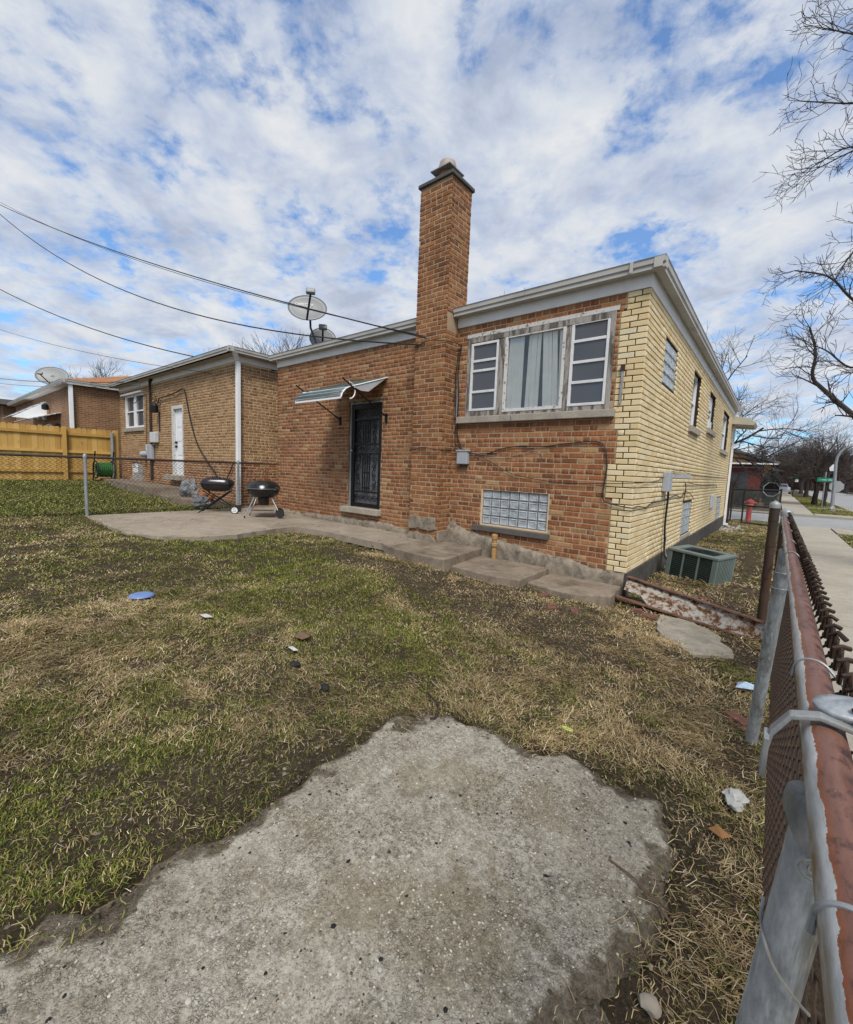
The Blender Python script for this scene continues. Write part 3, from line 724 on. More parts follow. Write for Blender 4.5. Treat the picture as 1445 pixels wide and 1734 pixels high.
# far end and left side of the house (plain backing)
bkm = MB(); bkm.quad((-W_,0,.30),(-W_,L_,.30),(-W_,L_,3.75),(-W_,0,3.75)); bkm.quad((-W_,L_,.3),(0,L_,.3),(0,L_,3.75),(-W_,L_,3.75))
bkm.build('side_wall', tan, house)
# foundation: uneven parged strip
def strip(name, prof, y0, th, zbot, m, parent, seed):
    xs = np.arange(prof[0][0], prof[-1][0]+.001, .025); zs = np.interp(xs, [p[0] for p in prof], [p[1] for p in prof]) + (fbm(xs*7+seed*9, xs*0+seed, 4)-.5)*.10
    R_ = 7; V = []
    for x, z in zip(xs, zs):
        for k in range(R_):
            t_ = k/(R_-1); zz = z+(zbot-z)*max(0, (t_-.12)/.88)
            o = th*min(1, t_*3.2)**.6*(1 if k else 0) + .02*t_ + ((float(fbm(np.array([x*6+seed]), np.array([zz*7]), 4)[0])-.5)*.055 + (float(fbm(np.array([x*19]), np.array([zz*19+seed]), 2)[0])-.5)*.02)*(1 if k else 0)
            V.append((x, y0-max(o, .0), zz))
    n = len(xs); F = [(i*R_+k, i*R_+k+1, (i+1)*R_+k+1, (i+1)*R_+k) for i in range(n-1) for k in range(R_-1)]
    return MB().add(V, F).build(name, m, parent, True, sharp=70)
strip('foundation', [(-7.54,.43),(-6.5,.47),(-5.3,.53),(-4.2,.52),(-3.45,.49),(-3.15,.52)], -.004, .05, .30, parge, house, 2)
strip('foundation', [(-2.72,.66),(-2.5,.67),(-2.2,.62),(-1.95,.58),(-1.5,.50),(-1.0,.44),(-.5,.385),(.02,.355)], -.004, .055, .10, parge, house, 3)
MB().box(-.25, .03, -.02, L_, -.25, .368).build('foundation', found_m, house)
# chimney
ch_o = MB().box(CX0, CX1, CY, .19, .30, 5.64).build('chimney', mort_red, house)
cb1 = bond(0, CX1-CX0, ZB, 5.62, [], 21, header_every=0, split=.05, L=.205)
lay_bricks(ch_o, 'chimney_brick', [(a if a > .01 else -.008, b if b < .56 else .578, c, d) for a, b, c, d in cb1], (CX0, CY, 0), (1,0,0), (0,-1,0), chim, 31, .003, .007, 190, 'chimney_courses')
cb2 = bond(0, -CY-.012, ZB, 3.60, [], 22, header_every=0, split=.05, L=.205)
lay_bricks(ch_o, 'chimney_brick', cb2, (CX1, CY+.002, 0), (0,1,0), (1,0,0), chim, 32, .003, .007, 60, 'chimney_courses')
cb3 = bond(0, .19-CY, 3.80, 5.62, [], 23, header_every=0, split=.05, L=.205)
lay_bricks(ch_o, 'chimney_brick', cb3, (CX1, CY+.002, 0), (0,1,0), (1,0,0), chim, 33, .003, .007, 50, 'chimney_courses')
cb4 = bond(0, -CY-.012, ZB, 3.60, [], 24, header_every=0, split=.05, L=.205)
lay_bricks(ch_o, 'chimney_brick', cb4, (CX0, CY+.002, 0), (0,1,0), (-1,0,0), chim, 34, .003, .007, 0, 'chimney_courses')
MB().box(CX0-.035, CX1+.035, CY-.035, .225, 5.625, 5.675).build('chimney_cap', concrete('dark_cap_stone', (.10,.095,.085), (.05,.05,.045), 6, .6), ch_o, bevel=.008)
fx, fy = (CX0+CX1)/2, -.055
MB().lathe([(.135,5.675),(.125,5.80),(.122,5.93)], (fx, fy, 0), 24).build('flue_tile', plain('flue_clay', (.27,.15,.105), .85, 0, .15, 10, .4), ch_o, smooth=True)
fl = MB(); fl.obox((fx, fy, 5.865), (.36,.36,.014)); fl.build('flue_plate', galv, ch_o)
MB().lathe([(.13,5.873),(.132,5.95),(.118,6.01),(.07,6.045),(0.0,6.055)], (fx, fy, 0), 24).build('flue_dome', plain('flue_dome_metal', (.36,.30,.26), .65, 0), ch_o, smooth=True)
# parging patch at the chimney foot
rng = random.Random(6)
def patch(name, pts, y, depth, m, parent, face='y'):
    P = []; c = Vector((sum(p[0] for p in pts)/len(pts), 0, sum(p[1] for p in pts)/len(pts)))
    out = [Vector((p[0], 0, p[1])) for p in pts]; dense = []
    for a, b in zip(out, out[1:]+out[:1]):
        k = max(1, int((b-a).length/.05))
        for j in range(k): dense.append(a.lerp(b, j/k)+Vector((rng.uniform(-.012,.012),0,rng.uniform(-.012,.012))))
    n = len(dense); V = []; 
    for s_, d in ((1.0, 0.0), (.96, depth), (.6, depth*1.25)):
        for p in dense: q = c+(p-c)*s_; V.append((q.x, y-d+rng.uniform(-.003,.003), q.z))
    V.append((c.x, y-depth*1.2, c.z)); F = []
    for r in range(2):
        for k in range(n): l = (k+1) % n; F.append((r*n+k, r*n+l, (r+1)*n+l, (r+1)*n+k))
    F += [(2*n+k, 2*n+(k+1) % n, 3*n) for k in range(n)]
    return MB().add(V, F).build(name, m, parent, smooth=True)
patch('parging_patch', [(-3.20,.56),(-3.20,.70),(-3.08,.80),(-2.96,.74),(-2.80,.77),(-2.66,.76),(-2.64,.60),(-2.76,.55),(-3.0,.58)], CY-.004, .022, parge, ch_o)
patch('parging_patch', [(-2.61,.40),(-2.60,.70),(-2.54,.74),(-2.46,.66),(-2.40,.52),(-2.38,.40)], -.01, .035, parge, ch_o)
patch('parging_patch', [(-3.22,.34),(-3.21,.47),(-3.0,.53),(-2.85,.47),(-2.78,.50),(-2.66,.45),(-2.60,.34)], CY-.004, .030, parge, ch_o)
MB().box(-2.625,-2.588,-.322,-.01,.34,.58).build('parging_patch', parge, ch_o, bevel=.016)
# eaves: frieze board, soffit, box gutter, low roof
OV, GT, GB_ = .14, 3.86, 3.745
MB().box(-W_-.005, CX0-.002, -.022, .02, 3.615, 3.80).build('frieze_board', white_al, house)
MB().box(CX1+.012, .020, -.022, .02, 3.615, 3.80).build('frieze_board', white_al, house)
MB().box(.0205-.02, .022, -.0215, L_, 3.612, 3.80).build('frieze_board', white_al, house)
MB().box(-W_-.1, CX0-.002, -OV+.02, .0, 3.765, 3.775).box(CX1+.012, OV-.02, -OV+.02, .0, 3.765, 3.775).box(.0, OV-.02, .001, L_+.1, 3.765, 3.775).build('soffit', soffit_m, house)
gp = [(0, 0), (.0, .04), (-.016, .052), (-.020, .10), (-.030, .112), (.085, .112), (.085, 0)]    # gutter profile (out, up), out negative
def gutter(a, b, out, parent, mat_, name='gutter', cut0=None):
    a, b, out = Vector(a), Vector(b), Vector(out)
    P = [a - out*o + Vector((0,0,u)) for o, u in gp]
    mb = MB(); mb.prism([tuple(p) for p in P], b-a, (0,0,0)); return mb.build(name, mat_, parent)
gutter((-W_-.12, -OV+.0, 3.75), (CX0-.004, -OV, 3.75), (0,-1,0), house, gutter_m)
gutter((CX1+.014, -OV, 3.75), (OV+.028, -OV, 3.75), (0,-1,0), house, gutter_m)
gutter((OV, -OV-.027, 3.752), (OV, L_+.15, 3.752), (1,0,0), house, gutter_m)
MB().obox((-.17, -OV-.031, 3.806), (.035,.006,.115)).build('gutter_joint', gutter_m, house)
rf = MB(); e = .10
rf.add([(-W_-e,-e,3.855),(e,-e,3.855),(e,L_+e,3.855),(-W_-e,L_+e,3.855),(-W_/2,3.6,4.25),(-W_/2,8.2,4.25)], [(0,1,4),(1,2,5,4),(2,3,5),(3,0,4,5)])
rfo = rf.build('roof', roof_grey, house)
MB().box(CX1+.012, CX1+.16, -.02, .17, 3.86, 3.93).build('flashing', vinyl, rfo, bevel=.006)
# front porch hood at the far corner, downspout
ph = MB(); ph.prism([(.0,11.2,3.30),(.56,11.2,3.24),(.61,11.2,3.34),(.42,11.2,3.48),(.0,11.2,3.56)], (0,1.4,0), (0,0,0)); ph.build('porch_hood', soffit_m, house, bevel=.01)
MB().prism([(.05,11.25,3.29),(.52,11.25,3.24),(.52,11.25,3.235),(.05,11.25,3.285)], (0,1.3,0), (0,0,0)).build('porch_soffit', soffit_m, house)
ds = MB(); ds.box(.03,.09,11.60,11.68,.12,3.70); ds.box(.03,.16,11.60,11.68,.06,.13); ds.build('downspout', vinyl, house, bevel=.006)

# rear picture window
wn = MB(); x0, x1, z0, z1 = WIN
wn.box(x0, x0+.065, -.012, .10, z0, z1).box(x1-.058, x1, -.012, .10, z0, z1).box(x0+.065, x1-.058, -.012, .10, z1-.075, z1)
wn.box(-1.893,-1.795,-.006,.10,z0,z1-.075).box(-.925,-.862,-.006,.10,z0,z1-.075)
wn.box(x0+.065,-1.893,-.004,.10,z0,2.386).box(-.862,x1-.058,-.004,.10,z0,2.366).box(-1.795,-.925,-.004,.10,z0,2.346)
wino = wn.build('picture_window', oldwood, house, bevel=.004)
def frame(name, parent, a, b, c, d, y, t, dep, m, bars=(), bt=.035, bev=.003):
    mb = MB(); mb.box(a, a+t, y, y+dep, c, d).box(b-t, b, y, y+dep, c, d).box(a+t, b-t, y, y+dep, d-t, d).box(a+t, b-t, y, y+dep, c, c+t)
    for z in bars: mb.box(a+t, b-t, y+.006, y+dep-.004, z-bt/2, z+bt/2)
    return mb.build(name, m, parent, bevel=bev)
sl = frame('left_sash', wino, -2.352, -1.895, 2.385, 3.352, -.010, .034, .05, vinyl_old, (2.66, 2.91+.05, 3.10))
sc_ = frame('centre_sash', wino, -1.793, -.928, 2.345, 3.385, -.010, .042, .05, peelwhite)
sr_ = frame('right_sash', wino, -.858, -.396, 2.365, 3.385, -.010, .034, .05, vinyl_old, (2.655, 2.90, 3.155))
for p_, a, b, c, d in ((sl, -2.31,-1.937,2.427,3.31), (sr_, -.816,-.438,2.407,3.343)):
    MB().box(a, b, .012, .016, c, d).build('pane', screen_m, p_)
MB().box(-1.748,-.973,.012,.016,2.39,3.34).build('pane', pane_m, sc_)
# vertical blinds behind the centre pane
rng = random.Random(2); bl = None
xb = -1.76
for k in range(12):
    w = rng.uniform(.055, .085); 
    if k in (3, 7): xb += w*.8; continue
    tl = rng.uniform(-.02, .02) if k < 8 else rng.uniform(-.07, -.03)
    MB().prism([(xb,.035,2.36),(xb+w*.95,.035+rng.uniform(.0,.02),2.36),(xb+w*.95+tl,.035,3.36),(xb+tl,.035+rng.uniform(0,.015),3.36)], (0,.003,0), (0,0,0)).build('blind_slat', blind_m, sc_)
    xb += w
MB().box(-1.78,-.95,.17,.18,2.32,3.42).build('curtain', curtain_m, sc_)
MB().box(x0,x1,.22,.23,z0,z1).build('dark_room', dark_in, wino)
MB().box(-2.53,-1.62,-.075,.03,2.205,2.298).build('sill', stone_m, wino, bevel=.008)
MB().box(-1.612,-.262,-.075,.03,2.205,2.298).build('sill', stone_m, wino, bevel=.008)
MB().box(x0-.01,x1+.03,-.012,.02,z1+.001,z1+.055).build('lintel_trim', peelwhite, wino, bevel=.003)
# rear glass block window
gw = frame('glass_block_window', house, GBW[0], GBW[1], GBW[2], GBW[3], .0, .022, .08, mort_tan)
bx0, bz0 = GBW[0]+.022, GBW[2]+.022; bw, bh = (GBW[1]-GBW[0]-.044)/7, (GBW[3]-GBW[2]-.044)/4
MB().box(GBW[0], GBW[1], .05, .07, GBW[2], GBW[3]).build('mortar_bed', mort_tan, gw)
def glass_block_mesh(w, h, N='y'):
    mb = MB(); c = .010
    V = []; 
    for s_, d in ((0, 0), (0, -.022), (.010, -.030), (.026, -.024)):
        for i, j in ((-1,-1),(1,-1),(1,1),(-1,1)):
            a, b = i*(w/2-s_), j*(h/2-s_); V.append((a, d, b) if N == 'y' else (-d, a, b))
    F = [(r*4+k, r*4+(k+1) % 4, r*4+4+(k+1) % 4, r*4+4+k) for r in range(3) for k in range(4)] + [(12,13,14,15)]
    mb.add(V, F); me = mb.mesh('glass_block', glassblock); 
    bm = bmesh.new(); bm.from_mesh(me); bmesh.ops.recalc_face_normals(bm, faces=bm.faces); bm.to_mesh(me); bm.free(); return me
gme = glass_block_mesh(bw-.014, bh-.014)
for i in range(7):
    for j in range(4):
        o = bpy.data.objects.new('glass_block', gme); link(o, gw); o.location = Vector((bx0+(i+.5)*bw, .049, bz0+(j+.5)*bh))-Vector(ORIG[gw])
MB().box(-2.17,-.97,-.055,.03,.635,.712).build('sill', plain('dark_sill', (.085,.078,.070), .8, 0, .2, 10, .3), gw, bevel=.006)

# back door with iron grille
dr = MB(); a, b, c, d = DOOR
dr.box(a, a+.05, .02, .12, c, d).box(b-.03, b, .02, .12, c, d).box(a+.05, b-.03, .02, .12, d-.04, d)
door = dr.build('back_door', oldwood, house)
MB().box(a+.052, a+.068, .0, .06, c, d-.04).box(a+.068, b-.032, .0, .06, d-.056, d-.04).build('door_trim', plain('aged_door_trim', (.30,.29,.27), .7, 0, .2, 15, .5), door)
MB().box(a+.05, b-.03, .115, .13, c, d-.04).build('inner_door', plain('grey_inner_door', (.56,.57,.60), .6), door)
gx0, gx1, gz0, gz1 = a+.07, b-.035, c+.012, d-.06
g = MB(); g.box(gx0, gx0+.07, .022, .058, gz0, gz1).box(gx1-.07, gx1, .022, .058, gz0, gz1)
ix0, ix1 = gx0+.07, gx1-.07
for z in ((gz0, gz0+.07), (gz0+.27, gz0+.30), (gz0+.98, gz0+1.01), (gz0+1.15, gz0+1.18), (gz1-.30, gz1-.27), (gz1-.09, gz1)): g.box(ix0, ix1, .026, .054, *z)
gfo = g.build('security_door', black_iron, door, bevel=.002)
MB().box(ix0, ix1, .060, .063, gz0+.07, gz1-.09).build('screen', material('dark_screen', lambda t: (lambda mx: mx)(t.n('MixShader', {0: .10, 1: t.n('BsdfTransparent', {'Color': (.8,.8,.8,1)}).outputs[0], 2: t.n('BsdfDiffuse', {'Color': (.01,.01,.011,1)}).outputs[0]}).outputs[0])), gfo)
mid = (ix0+ix1)/2
for (za, zb) in ((gz0+.30, gz0+.98), (gz0+1.18, gz1-.30)):
    for k in range(4):
        x = mid+(k-1.5)*.062
        MB().box(x-.007, x+.007, .030, .046, za, zb).build('bar', black_iron, gfo)
    for z in (za+.06, (za+zb)/2, zb-.05): MB().obox((mid, .038, z), (.15,.02,.03)).build('bar_collar', black_iron, gfo)
    for s_ in (-1, 1):
        c0 = mid+s_*.215; sc2 = MB()
        hh = zb-za
        for q in range(4):
            zc = za+hh*(q+.5)/4; fl_ = 1 if q % 2 else -1; rr = .058
            pts = [(c0+fl_*s_*(rr*(1-i/22))*math.cos(i*.42), .036, zc+(rr*1.35*(1-i/24))*math.sin(i*.42)) for i in range(20)]
            sc2.tube(pts, .0075, 5)
            sc2.tube(arc((c0-fl_*s_*.03, .036, zc), .05, -100, 100, 7, ax=(s_*fl_,0,0)), .006, 5)
        sc2.tube(bez([(c0-.06*s_, .036, za), (c0+.05, .036, za+hh*.25), (c0-.05, .036, za+hh*.5), (c0+.05, .036, za+hh*.75), (c0-.06*s_, .036, zb)], 5), .008, 5)
        sc2.build('scroll', black_iron, gfo, smooth=True)
for za in (gz0+.17, gz0+1.08, gz1-.185):
    for k in range(5):
        x = ix0+.08+k*(ix1-ix0-.16)/4; sc2 = MB(); sc2.tube(arc((x,.036,za), .05, 0, 360, 12), .0060, 5); sc2.tube(arc((x,.036,za), .022, 0, 360, 8), .005, 4); sc2.build('scroll', black_iron, gfo, smooth=True)
MB().lathe([(.0,0),(.024,.0),(.026,.03),(.012,.05),(0,.052)], (gx0+.035,.022,gz0+1.05), 12, axis=(0,-1,0)).build('knob', chrome, door, smooth=True)
MB().box(-5.17,-4.13,-.115,.03,.632,.738).build('door_sill', stone_m, door, bevel=.01)

# awning
aw = MB(); ax0, ax1 = -5.31, -4.08
prof = [(-.005,3.07),(-.35,2.945),(-.70,2.82),(-.82,2.785),(-.92,2.73),(-.985,2.655),(-1.01,2.585)]
def awning_strip(u0, u1, off): 
    mb = MB(); n = len(prof)
    V = [(x, y, z+o2+off) for o2 in (0, -.012) for x in (u0, u1) for y, z in prof]
    F = []
    for i in range(n-1): F += [(i, i+1, n+i+1, n+i), (2*n+i, 3*n+i, 3*n+i+1, 2*n+i+1), (i, 2*n+i, 2*n+i+1, i+1), (n+i, n+i+1, 3*n+i+1, 3*n+i)]
    F += [(n-1, 3*n-1, 4*n-1, 2*n-1), (0, n, 3*n, 2*n)]
    mb.add(V, F); return mb
awn_w = plain('awning_white', (.42,.435,.45), .4, 0, .08, 6, .4, (.25,.25,.24)); awn_g = plain('awning_green', (.050,.085,.078), .45, 0, .15, 6, .3, (.10,.11,.10))
awo = awning_strip(ax0, ax1, -.016).build('awning', awn_w, house, smooth=True, sharp=50)
def prof_at(t_):
    L = [0]; 
    for (a_, b_), (c_, d_) in zip(prof[:-1], prof[1:]): L.append(L[-1]+math.hypot(c_-a_, d_-b_))
    q = t_*L[-1]; k = max(i for i in range(len(L)-1) if L[i] <= q+1e-9); f_ = (q-L[k])/(L[k+1]-L[k])
    return prof[k][0]+(prof[k+1][0]-prof[k][0])*f_, prof[k][1]+(prof[k+1][1]-prof[k][1])*f_
for t0, t1 in ((.02,.30),(.32,.62),(.67,.73),(.79,.84),(.885,.925),(.955,.985)):
    P = [prof_at(t0+(t1-t0)*i/4) for i in range(5)]
    V = [(x, y-(.003 if t0 < .6 else .022), z+(-.008 if t0 < .6 else .008)) for y, z in P for x in (ax0+.012, ax1-.012)]
    o = MB().add(V, [(2*i, 2*i+1, 2*i+3, 2*i+2) for i in range(4)]).build('awning_panel', awn_g, awo, True); s_ = o.modifiers.new('t', 'SOLIDIFY'); s_.thickness = .006
MB().prism([(ax1-.006,-.02,3.045),(ax1-.006,-.44,2.745),(ax1-.006,-.60,2.735),(ax1-.006,-.78,2.775),(ax1-.006,-.70,2.80),(ax1-.006,-.35,2.925)], (.006,0,0), (0,0,0)).build('end_cheek', awn_w, awo)
for x in (ax0, ax1): MB().tube([(x, y, z-.014) for y, z in prof], .011, 6).build('edge_trim', vinyl, awo, smooth=True)
MB().box(ax0, ax1, -1.017, -1.003, 2.55, 2.578).build('front_trim', vinyl, awo)
for x in (ax0-.012, ax1+.012):
    MB().tube([(x, -.01, 2.38), (x, -.998, 2.865)], .012, 6).build('support_rod', black_iron, awo, smooth=True)
    MB().box(x-.02, x+.02, -.03, 0, 2.28, 2.44).build('wall_bracket', black_iron, awo)
MB().tube(arc((ax1+.005, -.86, 2.70), .13, 95, 260, 9, ax=(0,-1,0)), .010, 6).build('end_trim', vinyl, awo, smooth=True)

# side wall windows
def side_window(h, kind, nx=3, nz=4):
    a, b, c, d = h
    if kind == 'block':
        w = MB().box(-.05,-.035,a,b,c,d).build('glass_block_window', mort_tan, house)
        me = glass_block_mesh((b-a)/nx-.012, (d-c)/nz-.012, 'x')
        for i in range(nx):
            for j in range(nz):
                o = bpy.data.objects.new('glass_block', me); link(o, w); o.location = Vector((-.034, a+(i+.5)*(b-a)/nx, c+(j+.5)*(d-c)/nz))-Vector(ORIG[w])
        return
    mb = MB(); t = .05
    mb.box(-.12,-.06,a,a+t,c,d).box(-.12,-.06,b-t,b,c,d).box(-.12,-.06,a+t,b-t,d-t,d).box(-.12,-.06,a+t,b-t,c,c+t)
    mb.box(-.115,-.07,a+t,b-t,(c+d)/2-.02,(c+d)/2+.02)
    if nx == 2: mb.box(-.115,-.07,(a+b)/2-.02,(a+b)/2+.02,c+t,d-t)
    w = mb.build('side_window', vinyl, house)
    MB().box(-.105,-.10,a+t,b-t,c+t,d-t).build('pane', screen_m, w)
    if kind == 'ac': MB().box(-.10,-.03,a+t,b-t,c+t,c+.22).box(-.10,-.06,a+t,b-t,d-.3,d-t).build('white_panel', vinyl, w)
    MB().box(-.13,.065,a-.08,b+.08,c-.11,c-.001).build('sill', stone_m, w, bevel=.006)
side_window(SW_H[0], 'block'); side_window(SW_H[4], 'block', 5, 4); side_window(SW_H[5], 'block', 4, 4)
side_window(SW_H[1], 'sash'); side_window(SW_H[2], 'ac'); side_window(SW_H[3], 'sash', 2)
MB().box(.001,.03,3.55,4.62,.40,.468).build('sill', stone_m, house, bevel=.005)

# wall fittings and cables
ub = MB(); ub.box(-2.48,-2.29,-.085,-.012,1.60,1.80).build('utility_box', grey_box, house, bevel=.01)
MB().box(-2.495,-2.275,-.095,-.012,1.79,1.812).build('box_lid', grey_box, house, bevel=.004)
for x in (-2.42,-2.33): MB().tube([(x,-.045,1.60),(x,-.045,1.56)], .018, 8).build('cable_gland', plastic_blk, house)
def cable(pts, r, name='cable', m=None, parent=None, n=5):
    return MB().tube(bez(pts, 6), r*.78, n).build(name, m or cable_m, parent or house, smooth=True)
cable([(-3.20,-.33,3.35),(-2.9,-.345,3.40),(-2.60,-.33,3.36),(-2.55,-.06,3.37),(-2.52,-.03,3.30)], .008)
cable([(-2.52,-.03,3.37),(-2.555,-.03,3.0),(-2.53,-.035,2.6),(-2.53,-.03,2.1),(-2.45,-.035,1.88),(-2.42,-.05,1.81)], .011)
cable([(-2.56,-.03,3.30),(-2.60,-.03,2.9),(-2.57,-.04,2.4),(-2.55,-.09,2.25),(-2.52,-.09,2.15),(-2.55,-.03,1.9),(-2.36,-.05,1.81)], .009)
cable([(-3.22,-.335,1.78),(-2.95,-.335,1.83),(-2.63,-.33,1.80),(-2.60,-.05,1.80),(-2.50,-.03,1.80)], .007)
cable([(-2.29,-.03,1.77),(-2.0,-.02,1.76),(-1.75,-.025,1.83),(-1.45,-.02,1.87),(-1.15,-.02,1.86),(-.8,-.02,1.90),(-.45,-.02,1.92),(-.34,-.025,1.84),(-.30,-.025,1.6),(-.32,-.03,1.3),(-.28,-.03,1.20),(-.1,-.03,1.16),(.03,-.03,1.15),(.03,.2,1.16),(.03,.6,1.13),(.03,.9,1.17),(.03,1.4,1.18),(.03,1.9,1.20),(.03,2.6,1.24),(.03,3.1,1.20),(.03,3.6,1.30)], .0095)
cable([(-2.29,-.03,1.79),(-1.95,-.025,1.66),(-1.6,-.025,1.50),(-1.2,-.025,1.43),(-.8,-.025,1.40),(-.3,-.03,1.42),(.03,-.03,1.44),(.03,.5,1.45),(.03,1.2,1.48),(.03,2.0,1.60),(.03,2.9,1.66),(.03,3.5,1.62),(.03,5,1.60),(.03,8,1.60),(.03,11,1.62)], .006)
cable([(-2.29,-.03,1.78),(-1.7,-.02,1.72),(-1.3,-.02,1.80),(-1.16,-.02,1.78),(-1.12,-.02,1.70)], .0045, m=cable_g)
cable([(.03,3.4,1.08),(.05,3.4,1.35),(.04,3.42,1.45),(.04,4.5,1.42),(.04,6,1.40),(.04,8,1.40),(.04,8.5,1.32)], .010)
cable([(.03,3.4,1.30),(.05,3.9,1.25),(.05,4.5,1.12)], .009)
stb = MB(); stb.box(-.222,-.200,-.034,-.018,2.36,2.77).build('old_bracket', galv_old, house); MB().box(-.232,-.19,-.045,-.012,2.735,2.80).build('bracket_foot', rustpipe, house)
MB().tube([(-2.555,-.02,2.95),(-2.56,-.02,2.3)], .016, 6).build('conduit', cable_g, house)
eb = MB(); eb.box(.012,.10,1.55,1.80,1.32,1.60).build('disconnect_box', grey_box, house, bevel=.008)
MB().obox((.21,1.86,1.55), (.22,.02,.055), rz=rad(12)).build('box_door', grey_box, house)
cable([(.05,1.84,1.32),(.05,1.86,1.22),(.04,1.88,.85),(.05,1.92,.55),(.06,1.9,.42),(.10,1.82,.33),(.2,1.8,.28)], .02, 'refrigerant_line', cable_m)
cable([(.06,1.95,.62),(.05,1.98,.5),(.07,1.93,.40),(.13,1.85,.30),(.22,1.83,.25)], .012, 'flexible_conduit', cable_g)
MB().box(.012,.05,7.5,8.2,.80,1.14).build('vent_cover', meter_w, house, bevel=.01)

# ------------------------------------------------------------------ neighbouring house
NX0, NX1, NY, NB, NTP = -17.1, -8.58, -.435, .45, 3.80
nbh = thing('brick_house', (NX1, NY, NB), 'tan brick house next door with white back door and long white downspout', 'house')
NWIN = (-16.55,-14.70,2.50,3.60); NDOOR = (-12.40,-11.60,1.04,3.02); NBW = (-16.0,-14.95,.80,1.33)
nh = [(a-NX0, b-NX0, c, d) for a, b, c, d in (NWIN, NDOOR, NBW)]
nrear = panel('rear_wall', nbh, (NX0, NY, 0), (1,0,0), (0,-1,0), 0, NX1-NX0, .3, 3.95, nh, mort_tan, .14)
def lower_red(bricks, zmax, mats, parent, O, U, N, seed):
    lo = [b for b in bricks if b[2] < zmax]; hi = [b for b in bricks if b[2] >= zmax]
    lay_bricks(parent, 'brick', hi, O, U, N, mats[0], seed, .003, .006, 90, 'brick_courses')
    lay_bricks(parent, 'brick', lo, O, U, N, mats[1], seed+1, .003, .006, 60, 'brick_courses')
lower_red(bond(0, NX1-NX0, NB, NTP, nh, 41, header_every=6), 1.48, (tan, red), nrear, (NX0, NY, 0), (1,0,0), (0,-1,0), 42)
nside = panel('side_wall', nbh, (NX1, NY, 0), (0,1,0), (1,0,0), 0, 10, .3, 3.95, [], mort_tan)
lower_red(bond(.0, 3.2, NB, NTP, [], 43, header_every=6), 1.48, (tan, red), nside, (NX1, NY, 0), (0,1,0), (1,0,0), 44)
MB().box(NX0+.02,NX1-.02,NY+9.8,NY+9.9,.3,3.9).build('front_wall', tan, nbh)
MB().box(NX0,NX1+.01,NY-.02,NY+.01,3.80,3.93).build('frieze_board', white_al, nbh)
MB().box(NX1-.01,NX1+.02,NY-.02,NY+10,3.80,3.93).build('frieze_board', white_al, nbh)
MB().box(NX0-.2,NX1+.26,NY-.26,NY,3.93,3.94).box(NX1,NX1+.26,NY,NY+10,3.93,3.94).build('soffit', soffit_m, nbh)
gutter((NX0-.3, NY-.28, 3.93), (NX1+.31, NY-.28, 3.93), (0,-1,0), nbh, gutter_m)
gutter((NX1+.28, NY-.31, 3.932), (NX1+.28, NY+10, 3.932), (1,0,0), nbh, gutter_m)
rf = MB(); e = .26
rf.add([(NX0-e,NY-e,4.04),(NX1+e,NY-e,4.04),(NX1+e,NY+10,4.04),(NX0-e,NY+10,4.04),((NX0+NX1)/2,NY+4,4.25),((NX0+NX1)/2,NY+6,4.25)], [(0,1,4),(1,2,5,4),(2,3,5),(3,0,4,5)])
rf.build('roof', roof_grey, nbh)
dsn = MB(); dsn.box(NX1+.05,NX1+.14,NY-.05,NY+.04,.48,3.80); dsn.prism([(NX1+.05,NY-.05,3.78),(NX1+.14,NY-.05,3.78),(NX1+.30,NY-.22,3.95),(NX1+.21,NY-.22,3.95)], (0,.09,0), (0,0,0))
dsn.build('downspout', vinyl, nbh, bevel=.008)
def rear_frame(h, nm, y, parent, m, t=.06, mull=True):
    a, b, c, d = h; mb = MB(); mb.box(a,a+t*2.2,y,y+.08,c,d).box(b-t,b,y,y+.08,c,d).box(a+t*2.2,b-t,y,y+.08,d-t,d).box(a+t*2.2,b-t,y,y+.08,c,c+t)
    if mull: mb.box((a+b)/2-.09,(a+b)/2+.14,y+.003,y+.08,c+t,d-t); mb.box(a+t*2.2,b-t,y+.006,y+.07,(c+d)/2-.02,(c+d)/2+.02)
    return mb.build(nm, m, parent)
nw = rear_frame(NWIN, 'window', NY+.01, nbh, vinyl)
MB().box(NWIN[0]+.1,NWIN[1]-.05,NY+.055,NY+.06,NWIN[2]+.05,NWIN[3]-.05).build('pane', screen_m, nw)
MB().box(NWIN[0]-.12,NWIN[1]+.02,NY-.06,NY+.05,NWIN[2]-.12,NWIN[2]-.001).build('sill', stone_m, nw)
MB().box(NWIN[0]-.16,NWIN[1]+.02,NY-.09,NY+.02,NWIN[3]+.0,NWIN[3]+.05).build('window_hood', vinyl, nw)
nd = MB(); a, b, c, d = NDOOR
nd.box(a+.004,a+.13,NY-.015,NY+.13,c,d).box(b-.05,b-.004,NY-.015,NY+.13,c,d).box(a+.13,b-.05,NY-.015,NY+.13,d-.10,d)
ndo = nd.build('back_door', peelwhite, nbh)
MB().box(a+.13,b-.05,NY+.05,NY+.08,c,d-.10).build('door_leaf', vinyl, ndo)
for z in (1.25, 1.62, 2.02, 2.42): MB().box(a+.26,b-.16,NY+.042,NY+.051,z,z+.30).build('door_panel', vinyl, ndo, bevel=.008)
for z in (1.86, 1.98): MB().lathe([(0,0),(.035,0),(.035,.05),(.0,.055)], (a+.21,NY+.05,z), 10, axis=(0,-1,0)).build('door_lock', black_iron, ndo, smooth=True)
MB().box(a-.1,b+.1,NY-.22,NY+.05,c-.12,c).build('door_step', stone_m, ndo)
nbw = MB().box(NBW[0],NBW[1],NY+.04,NY+.06,NBW[2],NBW[3]).build('basement_window', mort_tan, nbh)
